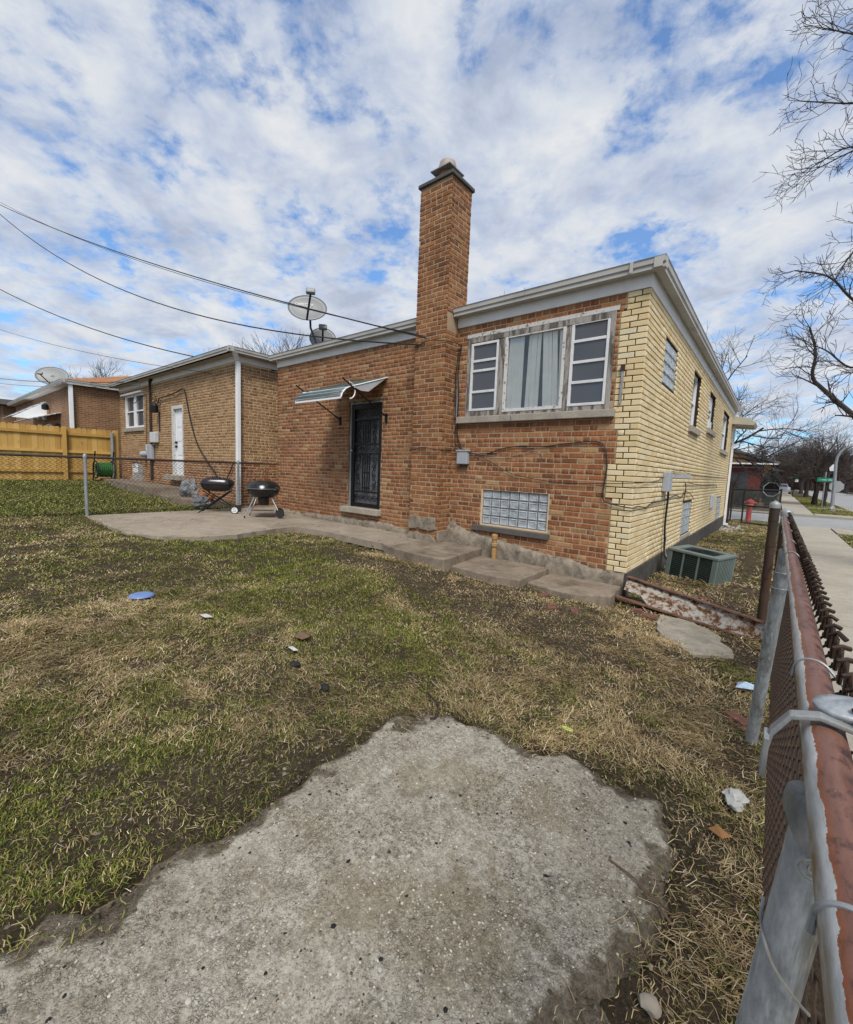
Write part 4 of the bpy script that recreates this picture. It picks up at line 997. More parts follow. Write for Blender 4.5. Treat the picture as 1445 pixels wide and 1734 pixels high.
for i in range(4):
    for j in range(3):
        w_, h_ = (NBW[1]-NBW[0])/4, (NBW[3]-NBW[2])/3
        MB().box(NBW[0]+i*w_+.012,NBW[0]+(i+1)*w_-.012,NY+.02,NY+.04,NBW[2]+j*h_+.012,NBW[2]+(j+1)*h_-.012).build('glass_block', vinyl if (i, j) in ((1,1),(1,2),(0,1)) else glassblock, nbw)
MB().box(NBW[0]-.08,NBW[1]+.05,NY-.05,NY+.03,NBW[2]-.1,NBW[2]-.001).build('sill', stone_m, nbw)
MB().tube([(-13.93,NY-.06,3.88),(-13.95,NY-.06,.8)], .035, 8).build('service_mast', rustpipe, nbh, smooth=True)
MB().tube(arc((-13.86,NY-.06,3.83), .07, 180, 40, 6), .04, 8).build('mast_head', rustpipe, nbh, smooth=True)
MB().box(-13.82,-13.40,NY-.14,NY-.012,1.98,2.30).build('meter_box', meter_w, nbh, bevel=.02)
MB().box(-14.15,-13.80,NY-.12,NY-.012,1.45,1.92).build('meter_box', grey_box, nbh, bevel=.02)
MB().box(-14.32,-14.12,NY-.10,NY-.012,1.70,1.93).build('meter_box', meter_w, nbh, bevel=.02)
MB().lathe([(0,0),(.10,0),(.10,.12),(.07,.2),(0,.22)], (-14.45,NY-.012,1.62), 14, axis=(0,-1,0)).build('gas_meter', grey_box, nbh, smooth=True)
lm = MB(); lm.lathe([(.05,2.86),(.11,2.88),(.11,3.06),(.03,3.18),(0,3.2)], (-13.28,NY-.16,0), 8); lm.tube([(-13.28,NY-.16,3.16),(-13.28,NY-.14,3.24),(-13.2,NY-.01,3.14)], .015, 6); lm.build('porch_lantern', black_iron, nbh)
cable([(-13.28,NY-.04,3.15),(-13.22,NY-.05,3.28),(-13.0,NY-.06,3.30),(-12.2,NY-.06,3.33),(-11.6,NY-.06,3.40),(-11.38,NY-.06,3.40),(-11.3,NY-.04,3.2),(-11.0,NY-.04,2.5),(-10.6,NY-.04,1.9),(-10.0,NY-.04,1.45),(-9.6,NY-.04,1.2)], .022, parent=nbh)
cable([(-9.6,NY-.04,1.2),(-9.3,NY-.05,.95),(-8.95,NY-.05,1.1),(-8.6,NY-.05,1.5)], .018, parent=nbh)
cable([(-13.28,NY-.03,2.9),(-13.30,NY-.03,2.3)], .02, parent=nbh)
cable([(-14.3,NY-.04,3.5),(-14.35,NY-.05,2.5),(-14.4,NY-.05,1.8)], .012, parent=nbh)
cable([(-15.4,NY-.05,3.55),(-14.6,NY-.30,3.2),(-14.2,NY-.12,3.45),(-13.6,NY-.06,3.42),(-13.3,NY-.05,3.1)], .014, parent=nbh)
cable([(NX1+.20,1.0,3.70),(NX1+.05,.72,3.4),(NX1+.04,.66,2.9),(NX1+.05,.80,2.7),(NX1+.06,.95,3.1),(NX1+.2,1.1,3.5)], .012, parent=nbh)
MB().obox((NX1+.05,.75,3.45), (.08,.2,.12)).build('junction_box', plastic_blk, nbh)
# stoop slabs behind the neighbour
st1 = sheet('back_stoop', [(-16.9,-.52),(-16.9,-1.15),(-11.5,-1.45),(-10.9,-.52)], .74, .24, slab_m, .015, 12, label='raised concrete stoop at the neighbouring back door', cat='stoop')
st2 = sheet('back_stoop', [(-11.8,-1.32),(-9.6,-1.30),(-8.7,-1.0),(-8.65,-.52),(-11.8,-.52)], .56, .2, slab_m, .015, 13, label='lower concrete step slab beside the white downspout', cat='stoop')

# ------------------------------------------------------------------ third and fourth house behind the board fence
h3 = thing('brick_house', (-18.5,-1.5,.6), 'brown brick house with orange shingle roof beyond the board fence', 'house')
def brickwall(name, c1, c2, mo, sc):
    def fn(t):
        p = t.pos(); s = t.n('SeparateXYZ', {0: p}); v = t.n('CombineXYZ', {0: t.m('ADD', s.outputs[0], s.outputs[1]), 1: s.outputs[2]}).outputs[0]
        b = t.n('TexBrick', {'Vector': v, 'Color1': (*c1,1), 'Color2': (*c2,1), 'Mortar': (*mo,1), 'Scale': sc, 'Mortar Size': .012, 'Brick Width': .5, 'Row Height': .17})
        return princ(t, b.outputs[0], .9, 0, b.outputs[1], -.4, .008)
    return material(name, fn)
bw3 = brickwall('far_brown_brick', (.25,.125,.055), (.16,.075,.035), (.40,.29,.18), 2.45)
MB().box(-31,-18.5,-1.5,8,.4,4.0).build('wall', bw3, h3)
MB().box(-31.2,-18.28,-1.78,8,4.0,4.10).build('eave', white_al, h3)
gutter((-31.3,-1.8,4.03), (-18.24,-1.8,4.03), (0,-1,0), h3, gutter_m); gutter((-18.27,-1.83,4.032), (-18.27,8,4.032), (1,0,0), h3, gutter_m)
rf = MB(); rf.add([(-31.3,-1.75,4.14),(-18.3,-1.75,4.14),(-18.3,10,4.14),(-31.3,10,4.14),(-24.8,3.2,5.9),(-24.8,5.0,5.9)], [(0,1,4),(1,2,5,4),(2,3,5),(3,0,4,5)]); rf.build('roof', shingle, h3)
MB().box(-18.44,-18.34,-1.62,-1.5,1.2,4.02).build('downspout', vinyl, h3, bevel=.01)
def small_awning(x0, x1, zt, dep, drop, nm, slats):
    mb = MB()
    for k in range(slats):
        t0, t1 = k/slats, (k+.92)/slats
        mb.add([(x0,-1.5-dep*t0,zt-drop*t0),(x1,-1.5-dep*t0,zt-drop*t0),(x1,-1.5-dep*t1,zt-drop*t1+.02),(x0,-1.5-dep*t1,zt-drop*t1+.02)], [(0,1,2,3)])
    o = mb.build(nm, vinyl, h3); s_ = o.modifiers.new('t', 'SOLIDIFY'); s_.thickness = .02; return o
small_awning(-23.3,-20.3,3.10,1.0,.36,'door_awning',6); small_awning(-25.9,-23.0,3.72,1.1,.75,'window_awning',5)
MB().prism([(-23.0,-1.5,3.72),(-23.0,-2.6,2.95),(-23.0,-1.5,2.95)], (.02,0,0), (0,0,0)).build('awning_cheek', vinyl, h3)
MB().box(-23.0,-22.1,-1.54,-1.45,1.9,2.75).build('window', vinyl, h3); MB().box(-22.9,-22.2,-1.56,-1.53,2.0,2.65).build('pane', screen_m, h3)
MB().box(-21.3,-20.5,-1.53,-1.45,.7,2.7).build('doorway', dark_in, h3)
MB().lathe([(.03,3.3),(.12,3.33),(.12,3.5),(.03,3.58)], (-22.3,-1.65,0), 8).build('wall_lantern', black_iron, h3)
h4 = thing('brick_house', (-32,-1.6,.6), 'brick house with dark roof edge at the far left, mostly hidden', 'house')
MB().box(-44,-32,-1.9,8,.4,4.1).build('wall', bw3, h4); MB().box(-44.3,-31.6,-2.3,8.3,4.1,4.38).build('roof', roof_grey, h4)
MB().box(-40,-33.3,-3.4,-2.2,2.2,4.0).build('porch_enclosure', plain('grey_board', (.26,.27,.26), .8, 0, .15, 2), h4); MB().box(-40,-33.2,-3.3,-2.0,1.2,2.2).build('porch_base', dark_in, h4)

# ------------------------------------------------------------------ board fence
bf = thing('board_fence', (-17.6,-3.4,.62), 'new golden pine board fence with dog-eared pickets beside the neighbouring lawn', 'fence')
rng = random.Random(9); y = -.45; k = 0
pk = {}
while y > -6.2:
    w = .138; zt = 2.44+rng.uniform(-.015,.015); v_ = k % 4
    if v_ not in pk:
        P = [(-17.61,-w/2,0),(-17.61,w/2,0),(-17.61,w/2,1.77),(-17.61,w/2-.03,1.81),(-17.61,-w/2+.03,1.81),(-17.61,-w/2,1.77)]
        pk[v_] = MB().prism([(0,p[1],p[2]) for p in P], (-.018,0,0), (0,0,0)).mesh('picket', wood_m)
    o = bpy.data.objects.new('picket', pk[v_]); link(o, bf); o.location = Vector((-17.61+rng.uniform(-.004,.004), y-w/2, zt-1.81))-Vector(ORIG[bf]); o.rotation_euler = (rng.uniform(-.006,.006), 0, 0)
    y -= w+.006; k += 1
for z in (.95, 1.62, 2.22): MB().box(-17.605,-17.56,-6.2,-.45,z-.045,z+.045).build('rail', wood_m, bf)
for yy in (-.48,-1.95,-4.3): MB().box(-17.56,-17.46,yy-.05,yy+.05,.5,2.46).build('post', wood_m, bf)
gpst = MB().tube([(-17.42,-.62,.6),(-17.42,-.62,2.35)], .06, 8).build('steel_post', galv, None, True, label='grey steel post at the end of the board fence', cat='post')

# ------------------------------------------------------------------ chain link fences
def chainlink(y0, y1, x, zb, zt, r, pitch, nside=4, fixed='x', half=None):
    """interwoven zigzag wires; fixed='x' means the plane x = const running along y"""
    mb = MB(); h = pitch*.5; n = int((y1-y0)/pitch); rows = int((zt-zb)/h)
    for i in range(n+1):
        yc = y0+i*pitch; pts = []
        for k in range(rows+1):
            z = zb+k*h; s_ = 1 if k % 2 else -1
            yy = yc+s_*(pitch*.5+r*.9); 
            off = 0.0
            pts.append((off, yy, z))
            if k < rows: pts.append(((r*1.05 if s_ > 0 else -r*1.05), yc, z+h*.5))
        mb.tube([(x+a, b, c) if fixed == 'x' else (b, x+a, c) for a, b, c in pts], r, nside, cap=False)
    return mb
# far-left fence between the yards
lf = thing('chain_link_fence', (-8.2,-3.37,.44), 'low chain link fence with galvanised posts between the two lawns', 'fence')
MB().tube([(-8.2,-8.5,1.465),(-8.2,.2,1.475)], .021, 8).build('top_rail', plain('dark_rail', (.035,.027,.022), .6, .1), lf, True)
chainlink(-8.4,.2,-8.2,.47,1.46,.0046,.075,3).build('chain_link_mesh', MATS['dark_rail'], lf, kind='stuff')
for yy in (-3.37,-.60,-6.2):
    mb = MB(); mb.tube([(-8.18,yy,.35),(-8.18,yy,1.47)], .028, 10); mb.lathe([(.033,1.465),(.033,1.50),(.018,1.53),(0,1.54)], (-8.18,yy,0), 10); mb.build('post', galv, lf, True)
MB().tube([(-8.2,.0,1.475),(-7.9,.05,1.47),(-7.56,.05,1.47)], .014, 6).build('return_rail', plain('dark_rail_b', (.035,.027,.022), .6, .1), lf, True)

# near fence along the sidewalk
FX, FZ = 1.370, 1.207
nf = thing('chain_link_fence', (FX,-2.4,0), 'rusty chain link fence with peeling brown top rail running beside the sidewalk', 'fence')
rng = random.Random(3)
def rail_piece(y0, y1, r, nm, swage=False):
    ys = np.arange(y0, y1+.001, .04); V = []; 
    rs = [r*(.88 if (swage and y > y1-.07) else 1) for y in ys]
    return MB().tube([(FX+.0012*math.sin(y*3), y, FZ+.0015*math.sin(y*2.3)) for y in ys], rs, 28).build(nm, rail_m, nf, True)
rail_piece(-7.0,-4.745,.0214,'top_rail'); rail_piece(-4.775,-.52,.0205,'top_rail')
mesh_o = chainlink(-6.9,-.55,FX+.0285,.03,1.238,.0028,.062,5).build('chain_link_mesh', rustwire, nf, True, kind='stuff')
kn = MB(); n = int((6.9-.55)/.062)
for i in range(n+1):
    yc = -6.9+i*.062
    kq = rng.uniform(-.007,.007); kn.tube([(FX+.019,yc+.031+kq,1.252),(FX+.030,yc+.031,1.258+kq*.5),(FX+.040,yc+.031-kq*1.5,1.253)], [.0030,.0042,.0040], 6)
    kn.tube(arc((FX+.0285,yc+.031,1.243), .011, -60, 240, 7, ax=(0,1,0)), .0028, 5)
    kn.tube([(FX+.028,yc,1.207),(FX+.030,yc+.026,1.253)], .0027, 5); kn.tube([(FX+.029,yc+.062,1.207),(FX+.027,yc+.034,1.253)], .0027, 5)
kn.build('knuckles', rustwire, nf, True, kind='stuff')
# tie wires hooking the mesh to the rail
for y, r in ((-4.985,.0026),(-4.47,.0022),(-3.10,.0022),(-2.60,.0022),(-1.9,.002),(-1.25,.002),(-.95,.002)):
    pts = [(FX-.024,y+.012,FZ-.014)] + [(FX+(.0205+r)*math.cos(rad(a)), y+.012-.016*(170-a)/150, FZ+(.0205+r)*math.sin(rad(a))) for a in range(185, 20, -15)] + [(FX+.034,y-.008,FZ-.004),(FX+.040,y-.010,FZ-.016)]
    MB().tube(bez(pts, 3), r, 6).build('tie_wire', galv, nf, True)
# galvanised line posts under the rail
p1 = MB(); p1.tube([(1.272,-4.735,-.05),(1.372,-4.735,1.150)], .0235, 24); post1 = p1.build('line_post', galv_old, nf, True)
p2 = MB(); p2.tube([(1.318,-2.36,-.02),(1.364,-2.62,1.175)], .030, 20); p2.build('line_post', galv_old, nf, True)
for z in (1.06, .98): MB().tube(arc((1.361,-2.60,z), .034, 0, 360, 14, ax=(1,0,0), ay=(0,1,0)), .003, 5).build('tie_wire', galv, nf, True)
# cast post cap with raised lettering, clamp band and wing bolt
yc = -4.735
cap = MB(); V = []; F = []; n = 36; cx_ = 1.365
for k in range(n):
    a = 2*math.pi*k/n; low = 1.098-.030*math.cos(a)+.012*abs(math.sin(a*1.5))
    for r_, z in ((.0245,low+.001),(.0275,low),(.0275,1.150),(.0250,1.160),(.010,1.166)): V.append((cx_+r_*math.cos(a), yc+r_*math.sin(a), z))
for k in range(n):
    l = (k+1) % n
    for j_ in range(4): F.append((k*5+j_, l*5+j_, l*5+j_+1, k*5+j_+1))
F.append(tuple(k*5+4 for k in range(n)))
cpo = cap.add(V, F).build('post_cap', galv, nf, True)
tm = text_mesh('OIL', .019, galv, .0012)
to = bpy.data.objects.new('raised_lettering', tm); link(to, cpo)
to.matrix_local = Matrix.Translation(Vector((cx_+.010, yc-.0320, 1.098))-Vector(ORIG[cpo])) @ Matrix.Rotation(rad(18), 4, 'Z') @ Matrix.Rotation(rad(90), 4, 'X')
MB().tube([(cx_+.010+.020*math.cos(rad(q)), yc-.0318+.006*math.cos(rad(q))-(.001), 1.098+.013*math.sin(rad(q))) for q in range(0,360,20)], .0012, 4, closed=True).build('raised_oval', galv, cpo, True)
band = MB(); prof_b = [(-.056,1.165),(-.050,1.205),(-.034,1.232),(-.008,1.2405),(.022,1.236),(.044,1.224),(.066,1.200)]
V = []; F = []
for i, (a, z) in enumerate(prof_b):
    for dy in (-.0085, .0085): V.append((FX+a, yc+.035+dy, z)); V.append((FX+a*(.93), yc+.035+dy, z-.006))
for i in range(len(prof_b)-1):
    b_ = i*4; F += [(b_,b_+4,b_+6,b_+2),(b_+1,b_+3,b_+7,b_+5),(b_,b_+1,b_+5,b_+4),(b_+2,b_+6,b_+7,b_+3)]
band.add(V, F); band.obox((FX-.0525,yc+.030,1.175), (.006,.030,.05)); band.build('clamp_band', galv, nf, bevel=.0015)
wg = MB(); V = []; F = []
nu, nv = 12, 6
for i in range(nu):
    a = 2*math.pi*i/nu
    for j in range(nv):
        t_ = j/(nv-1); r_ = .026*t_; V.append((FX+.018+r_*1.25*math.cos(a)+.010*(1-t_), yc+.055+r_*.8*math.sin(a), 1.250+.016*(1-t_)**2+.006*math.sin(a*1+.5)*t_))
for i in range(nu):
    for j in range(nv-1): k2 = (i+1) % nu; F.append((i*nv+j, i*nv+j+1, k2*nv+j+1, k2*nv+j))
wg.add(V, F); wo = wg.build('bolt_cap', galv_old, nf, True); s_ = wo.modifiers.new('t', 'SOLIDIFY'); s_.thickness = .007
MB().tube([(FX+.034,yc+.055,1.25),(FX+.036,yc+.054,1.20)], .006, 8).build('bolt', galv, nf, True)
cable([(1.334,-4.700,.985),(1.333,-4.735,.98),(1.345,-4.766,.965),(1.365,-4.770,.945),(1.380,-4.765,.93)], .0022, 'loose_tie_wire', galv, nf)
# dark gate posts with grey caps
def gate_post(x, y, zt, lab, r=.039):
    t = thing('gate_post', (x, y, 0), lab, 'post', 'rusty gate posts by the sidewalk fence')
    MB().tube([(x,y,-.05),(x,y,zt)], r, 14).build('shaft', rustpipe, t, True)
    MB().lathe([(r+.006,zt-.045),(r+.008,zt-.01),(r+.004,zt+.004),(r*.5,zt+.022),(0,zt+.032)], (x,y,0), 12).build('cap', galv, t, True)
    for z in (zt-.16,.88,.55): MB().lathe([(r+.004,z-.014),(r+.004,z+.014)], (x,y,0), 14).build('band', rustpipe, t, True)
    return t
gate_post(1.300,.16,1.300,'rusty brown gate post with pointed grey cap, nearer the house')
gate_post(1.385,-.47,1.262,'rusty brown gate post with flat grey cap where the top rail ends')
gb = thing('gate_bar', (1.375,-.12,.0), 'thin rusty vertical gate bar standing between the two gate posts', 'gate')
MB().tube([(1.375,-.12,.08),(1.375,-.12,1.12)], .016, 8).build('upright', rustpipe, gb, True)
MB().tube([(1.36,.13,.72),(1.375,-.12,.70)], .008, 6).build('latch', rustpipe, gb, True)

# chain link gate across the far end of the side yard
fg = thing('chain_link_gate', (.7,13.6,.0), 'dark chain link gate across the far end of the side yard', 'gate')
mb = MB()
for a, b in (((.08,13.6,.10),(.08,13.6,1.30)),((.42,13.6,.02),(.42,13.6,1.28)),((1.42,13.6,.0),(1.42,13.6,1.32)),((.08,13.6,1.24),(1.42,13.6,1.26)),((.42,13.6,.68),(1.42,13.6,.66)),((.42,13.6,.06),(1.42,13.6,.03))): mb.tube([a, b], .026, 8)
mb.build('frame', plain('dark_gate_pipe', (.014,.013,.012), .6), fg, True)
chainlink(.1,1.42,13.6,.06,1.22,.003,.075,3,'y').build('chain_link_mesh', galv_old, fg, kind='stuff')
MB().tube([(.03,13.2,.0),(.03,13.2,1.36)], .035, 8).build('rusty_post', rustpipe, None, True, label='short rusty post beside the far corner of the yellow wall', cat='post')

# ------------------------------------------------------------------ satellite dishes
def dish(loc, d, rx, rz_, lab, mast_pts, feed_up=.0, text=False, feed=None):
    t = thing('satellite_dish', mast_pts[-1], lab, 'satellite dish', 'satellite dishes on the roofs')
    az = Vector(d).normalized(); ax = Vector((0,0,1)).cross(az).normalized(); ay = az.cross(ax); c = Vector(loc)
    V = []; F = []; n, m_ = 28, 6
    for j in range(m_+1):
        r_ = j/m_
        for i in range(n): a = 2*math.pi*i/n; V.append(c + ax*(rx*r_*math.cos(a)) + ay*(rz_*r_*math.sin(a)) + az*(.055*r_*r_-.055))
    for j in range(m_):
        for i in range(n): l = (i+1) % n; F.append((j*n+i, (j+1)*n+i, (j+1)*n+l, j*n+l))
    o = MB().add(V, F).build('reflector', dish_m, t, True, sharp=80); s_ = o.modifiers.new('t', 'SOLIDIFY'); s_.thickness = .012
    MB().tube([c + ax*(rx*1.0*math.cos(2*math.pi*i/n)) + ay*(rz_*math.sin(2*math.pi*i/n)) for i in range(n)], .007, 5, closed=True).build('rim', plain('dish_rim', (.10,.10,.10), .5), t, True)
    low = c - ay*(rz_*.95) - az*.02; fd = c + az*(rx*1.05) + ay*(-rz_*.25) if feed is None else Vector(feed)
    MB().tube([low, fd], .022, 6).build('feed_arm', black_iron, t, True)
    MB().obox(fd+Vector((0,0,.05)), (.19,.10,.11), ax, az, ay).build('feed_horn', dish_m, t, bevel=.02)
    MB().tube(mast_pts, .024, 8).build('mast', black_iron, t, True)
    MB().obox(mast_pts[-1], (.16,.16,.012)).build('foot', black_iron, t)
    if text:
        tm = text_mesh(text, .10, plain('faint_logo', (.56,.57,.57), .45), .0008); o = bpy.data.objects.new('logo', tm); link(o, t)
        R3 = Matrix((ax, ay, az)).transposed().to_4x4(); R3.translation = c + ay*(rz_*.28) + az*(-.022) - Vector(ORIG[t]) - ax*.08; o.matrix_local = R3
    return t
dish((-7.35,.62,5.06), (.70,-.62,.36), .43, .33, 'large oval satellite dish on the main roof left of the chimney', [(-7.30,.66,4.86),(-7.28,.66,4.62),(-7.0,.62,4.22),(-6.97,.62,3.95)], text='DIRECTV', feed=(-6.78,.30,5.13))
dish((-7.55,1.2,4.56), (.72,-.60,.34), .31, .29, 'smaller round satellite dish low behind the large oval dish', [(-7.58,1.24,4.4),(-7.58,1.25,3.9)], feed=(-7.25,.98,4.66))
dish((-24.6,-1.0,5.05), (.78,-.45,.42), .62, .46, 'satellite dish on the roof of the house beyond the board fence', [(-24.6,-.98,4.85),(-24.5,-.95,4.2)], feed=(-24.0,-1.5,4.95))

# ------------------------------------------------------------------ overhead wires
def wire(a, b, drop, r, lab, twist=0):
    pts = sag(a, b, drop, 26)
    return MB().tube(pts, r, 5).build('overhead_cable', cable_m, None, True, label=lab, cat='cable', group='overhead cables from the left')
A1 = (-19.6,-3.0,9.72)
wire(A1, (-2.95,-.35,3.45), .25, .011, 'topmost overhead cable ending at the brick chimney')
wire((-19.6,-2.95,9.80), (-2.95,-.36,3.47), .34, .006, 'thin overhead cable hanging just under the topmost one')
wire((-19.8,-3.1,9.60), (-3.10,-.33,3.38), .95, .012, 'second overhead cable passing in front of the large dish')
wire((-20.4,-3.0,7.19), (-8.4,.5,3.75), .38, .014, 'overhead cable reaching the eave corner of the tan house')
wire((-21.0,-3.0,5.93), (-7.56,.1,3.36), .22, .006, 'thin overhead cable running low across the tan house wall')
wire((-40,-3.5,6.6), (-14.6,-.6,3.9), .3, .012, 'lower left overhead cable ending over the tan house window')
wire((-42,-3.2,6.5), (-14.4,-.6,3.75), .3, .009, 'lowest left overhead cable ending above the tan house window')

# ------------------------------------------------------------------ barbecue grills
PZ = .418
g1 = thing('barbecue_grill', (-7.72,-1.27,PZ), 'black oblong barbecue grill on crossed folding legs', 'grill', 'barbecue grills on the patio')
c1 = Vector((-7.72,-1.27,0)); ax = Vector((.60,.80,0)).normalized(); ay = Vector((-ax.y, ax.x, 0))
def oblong(zs, L0, W0, nm, m):
    V = []; F = []; n = 36
    for z, s_ in zs:
        for i in range(n):
            a = 2*math.pi*i/n; ca, sa = math.cos(a), math.sin(a); e = .55
            u_ = math.copysign(abs(ca)**e, ca)*L0*s_; w_ = math.copysign(abs(sa)**e, sa)*W0*s_
            V.append(c1+ax*u_+ay*w_+Vector((0,0,PZ+z)))
    for j in range(len(zs)-1):
        for i in range(n): l = (i+1) % n; F.append((j*n+i, j*n+l, (j+1)*n+l, (j+1)*n+i))
    F.append(tuple(range(n))[::-1]); F.append(tuple((len(zs)-1)*n+i for i in range(n)))
    return MB().add(V, F).build(nm, m, g1, True)
oblong([(.46,.55),(.47,.72),(.50,.88),(.585,.99),(.60,1.0)], .31, .19, 'bowl', enamel)
oblong([(.598,1.03),(.612,1.04),(.64,1.0),(.685,.93),(.715,.80),(.73,.60),(.735,.3)], .31, .19, 'lid', enamel)
MB().tube([c1+ax*s_*.07-ay*.1+Vector((0,0,PZ+.725+(.03 if abs(s_) < 1.1 else 0))) for s_ in (-1.2,-1,1,1.2)], .010, 6).build('lid_handle', black_iron, g1, True)
for s_ in (-1, 1):
    o_ = ay*s_*.15
    MB().tube([c1+ax*.26+o_+Vector((0,0,PZ+.47)), c1-ax*.34+o_+Vector((0,0,PZ+.01))], .012, 6).build('leg', black_iron, g1, True)
    MB().tube([c1-ax*.26+o_*.8+Vector((0,0,PZ+.47)), c1+ax*.34+o_*.8+Vector((0,0,PZ+.075))], .012, 6).build('leg', black_iron, g1, True)
    w = thing if 0 else None
    wc = c1+ax*.36+ay*s_*.17+Vector((0,0,PZ+.075))
    wo = MB().lathe([(.0,-.016),(.074,-.016),(.076,0),(.074,.016),(0,.016)], wc, 22, axis=tuple(ay)).build('wheel', plastic_blk, g1, True)
    if s_ < 0: MB().lathe([(.044,-.019),(.058,-.021),(.060,-.019)], wc, 22, axis=tuple(ay)).build('hub_ring', vinyl, wo, True)
MB().tube([c1+ax*.36-ay*.17+Vector((0,0,PZ+.075)), c1+ax*.36+ay*.17+Vector((0,0,PZ+.075))], .008, 6).build('axle', black_iron, g1, True)

c2 = Vector((-6.62,-.86,0)); g2 = thing('barbecue_grill', (c2.x,c2.y,PZ), 'black round kettle barbecue grill on splayed metal legs', 'grill', 'barbecue grills on the patio')
MB().lathe([(.10,.38),(.20,.40),(.27,.455),(.305,.53),(.312,.575)], (c2.x,c2.y,PZ), 32).build('bowl', enamel, g2, True)
MB().lathe([(.318,.572),(.322,.585),(.30,.64),(.245,.695),(.15,.725),(.05,.735),(0,.736)], (c2.x,c2.y,PZ), 32).build('lid', enamel, g2, True)
MB().lathe([(.325,.566),(.330,.574),(.325,.582)], (c2.x,c2.y,PZ), 32).build('rim', plain('grill_rim', (.10,.10,.10), .3), g2, True)
MB().lathe([(.10,.24),(.105,.25),(.105,.39)], (c2.x,c2.y,PZ), 20).build('ash_catcher', enamel, g2, True)
MB().tube([(c2.x+.30,c2.y+.08,PZ+.60),(c2.x+.36,c2.y+.12,PZ+.585),(c2.x+.37,c2.y+.06,PZ+.56),(c2.x+.31,c2.y+.02,PZ+.56)], .014, 6).build('side_handle', plastic_blk, g2, True)
LEGS = [(-.36,-.12,1),(-.02,-.42,1),(.36,.16,0),(.02,.36,0)]
for lx, ly, ft in LEGS:
    top = (c2.x+lx*.45, c2.y+ly*.45, PZ+.41); bot = (c2.x+lx*.92, c2.y+ly*.92, PZ+(.02 if ft else .085))
    lo = MB().tube([top, bot], .0125, 8).build('leg', chrome, g2, True)
    if ft: MB().tube([(bot[0],bot[1],PZ+.04),(c2.x+lx*.94,c2.y+ly*.94,PZ)], .015, 8).build('foot', plastic_blk, lo, True)
    else: MB().lathe([(0,-.02),(.08,-.02),(.085,0),(.08,.02),(0,.02)], (bot[0]+.01,bot[1]+.01,PZ+.086), 22, axis=(.70,.714,0) if 0 else (.55,-.83,0)).build('wheel', plastic_blk, lo, True)
MB().tube([(c2.x+.33,c2.y+.15,PZ+.085),(c2.x+.02,c2.y+.33,PZ+.085)], .008, 6).build('axle', chrome, g2, True)
V = [(c2.x+a*.62,c2.y+b*.62,PZ+.12) for a, b, _ in (LEGS[0],LEGS[1],LEGS[2],LEGS[3])]
MB().prism(V, (0,0,.012), (0,0,0)).build('lower_shelf', chrome, g2)

# ------------------------------------------------------------------ yard objects
hr = thing('hose_reel', (-16.6,-1.15,.66), 'black hose reel cart wound with bright green garden hose', 'hose reel')
hc = Vector((-16.55,-1.1,1.04))
for s_ in (-1, 1):
    MB().tube(arc(hc+Vector((0,s_*.24,0)), .30, 0, 360, 20, ax=(1,0,0)), .022, 6).build('side_ring', plastic_blk, hr, True)
    MB().tube(bez([hc+Vector((-.25,s_*.26,-.38)), hc+Vector((-.1,s_*.26,.1)), hc+Vector((.12,s_*.26,.62))], 5), .022, 6).build('frame_tube', black_iron, hr, True)
    MB().tube([hc+Vector((-.3,s_*.26,-.36)), hc+Vector((.35,s_*.26,-.36))], .022, 6).build('foot', black_iron, hr, True)
hz = MB()
for k in range(7): hz.tube(arc(hc+Vector((0,-.18+k*.06,0)), .22, 0, 360, 18, ax=(1,0,0)), .032, 6)
hz.build('coiled_hose', hose_m, hr, True)
def crumpled(name, c, sx, sy_, sz, m, lab, cat, seed, amp=.42, group=None, sub=4):
    bm = bmesh.new(); bmesh.ops.create_icosphere(bm, subdivisions=sub, radius=1); rg = np.random.RandomState(seed)
    ks = rg.randn(9, 3)*2.9; ph_ = rg.rand(9)*6
    for v in bm.verts:
        d = v.co.normalized(); s_ = 1+amp*1.3*sum(abs(math.sin(float(d.x*k[0]+d.y*k[1]+d.z*k[2]+p)))-.6 for k, p in zip(ks, ph_))/4.5 + rg.uniform(-.03,.03)
        v.co = Vector((d.x*sx*s_, d.y*sy_*s_, max(d.z*s_, -.75)*sz))+Vector(c)
    me = bpy.data.meshes.new(name); bm.to_mesh(me); bm.free(); me.materials.append(m); me.polygons.foreach_set('use_smooth', [True]*len(me.polygons)); me.set_sharp_from_angle(angle=rad(35))
    return place(name, me, None, label=lab, cat=cat, group=group)
crumpled('trash_bag', (-10.35,-.80,.74), .32, .20, .26, bag_m, 'grey plastic trash bag slumped on the neighbouring steps', 'bag', 3)
crumpled('trash_bag', (-9.5,-.92,.62), .22, .15, .15, bag_m, 'smaller grey trash bag behind the oblong grill', 'bag', 5)
crumpled('trash_bag', (-8.95,-1.0,.66), .22, .16, .18, plain('orange_bag', (.26,.10,.03), .6, 0, .4, 10), 'orange brown bag behind the oblong grill legs', 'bag', 6)
crumpled('trash_bag', (-8.55,-1.25,.56), .20, .16, .15, bag_m, 'flat dark bag on the ground by the white downspout', 'bag', 7)
# flying disc
fz = gz(-3.1,-4.06)+.016
MB().lathe([(.0,.018),(.05,.018),(.078,.016),(.096,.009),(.102,-.002),(.098,-.003),(.090,.004),(0,.010)], (-3.1,-4.06,fz+.012), 36).build('flying_disc', bluep, None, True, sharp=60, label='light blue plastic disc lying in the grass', cat='disc')
bpy.data.objects['flying_disc'].rotation_euler = (0,0,0)
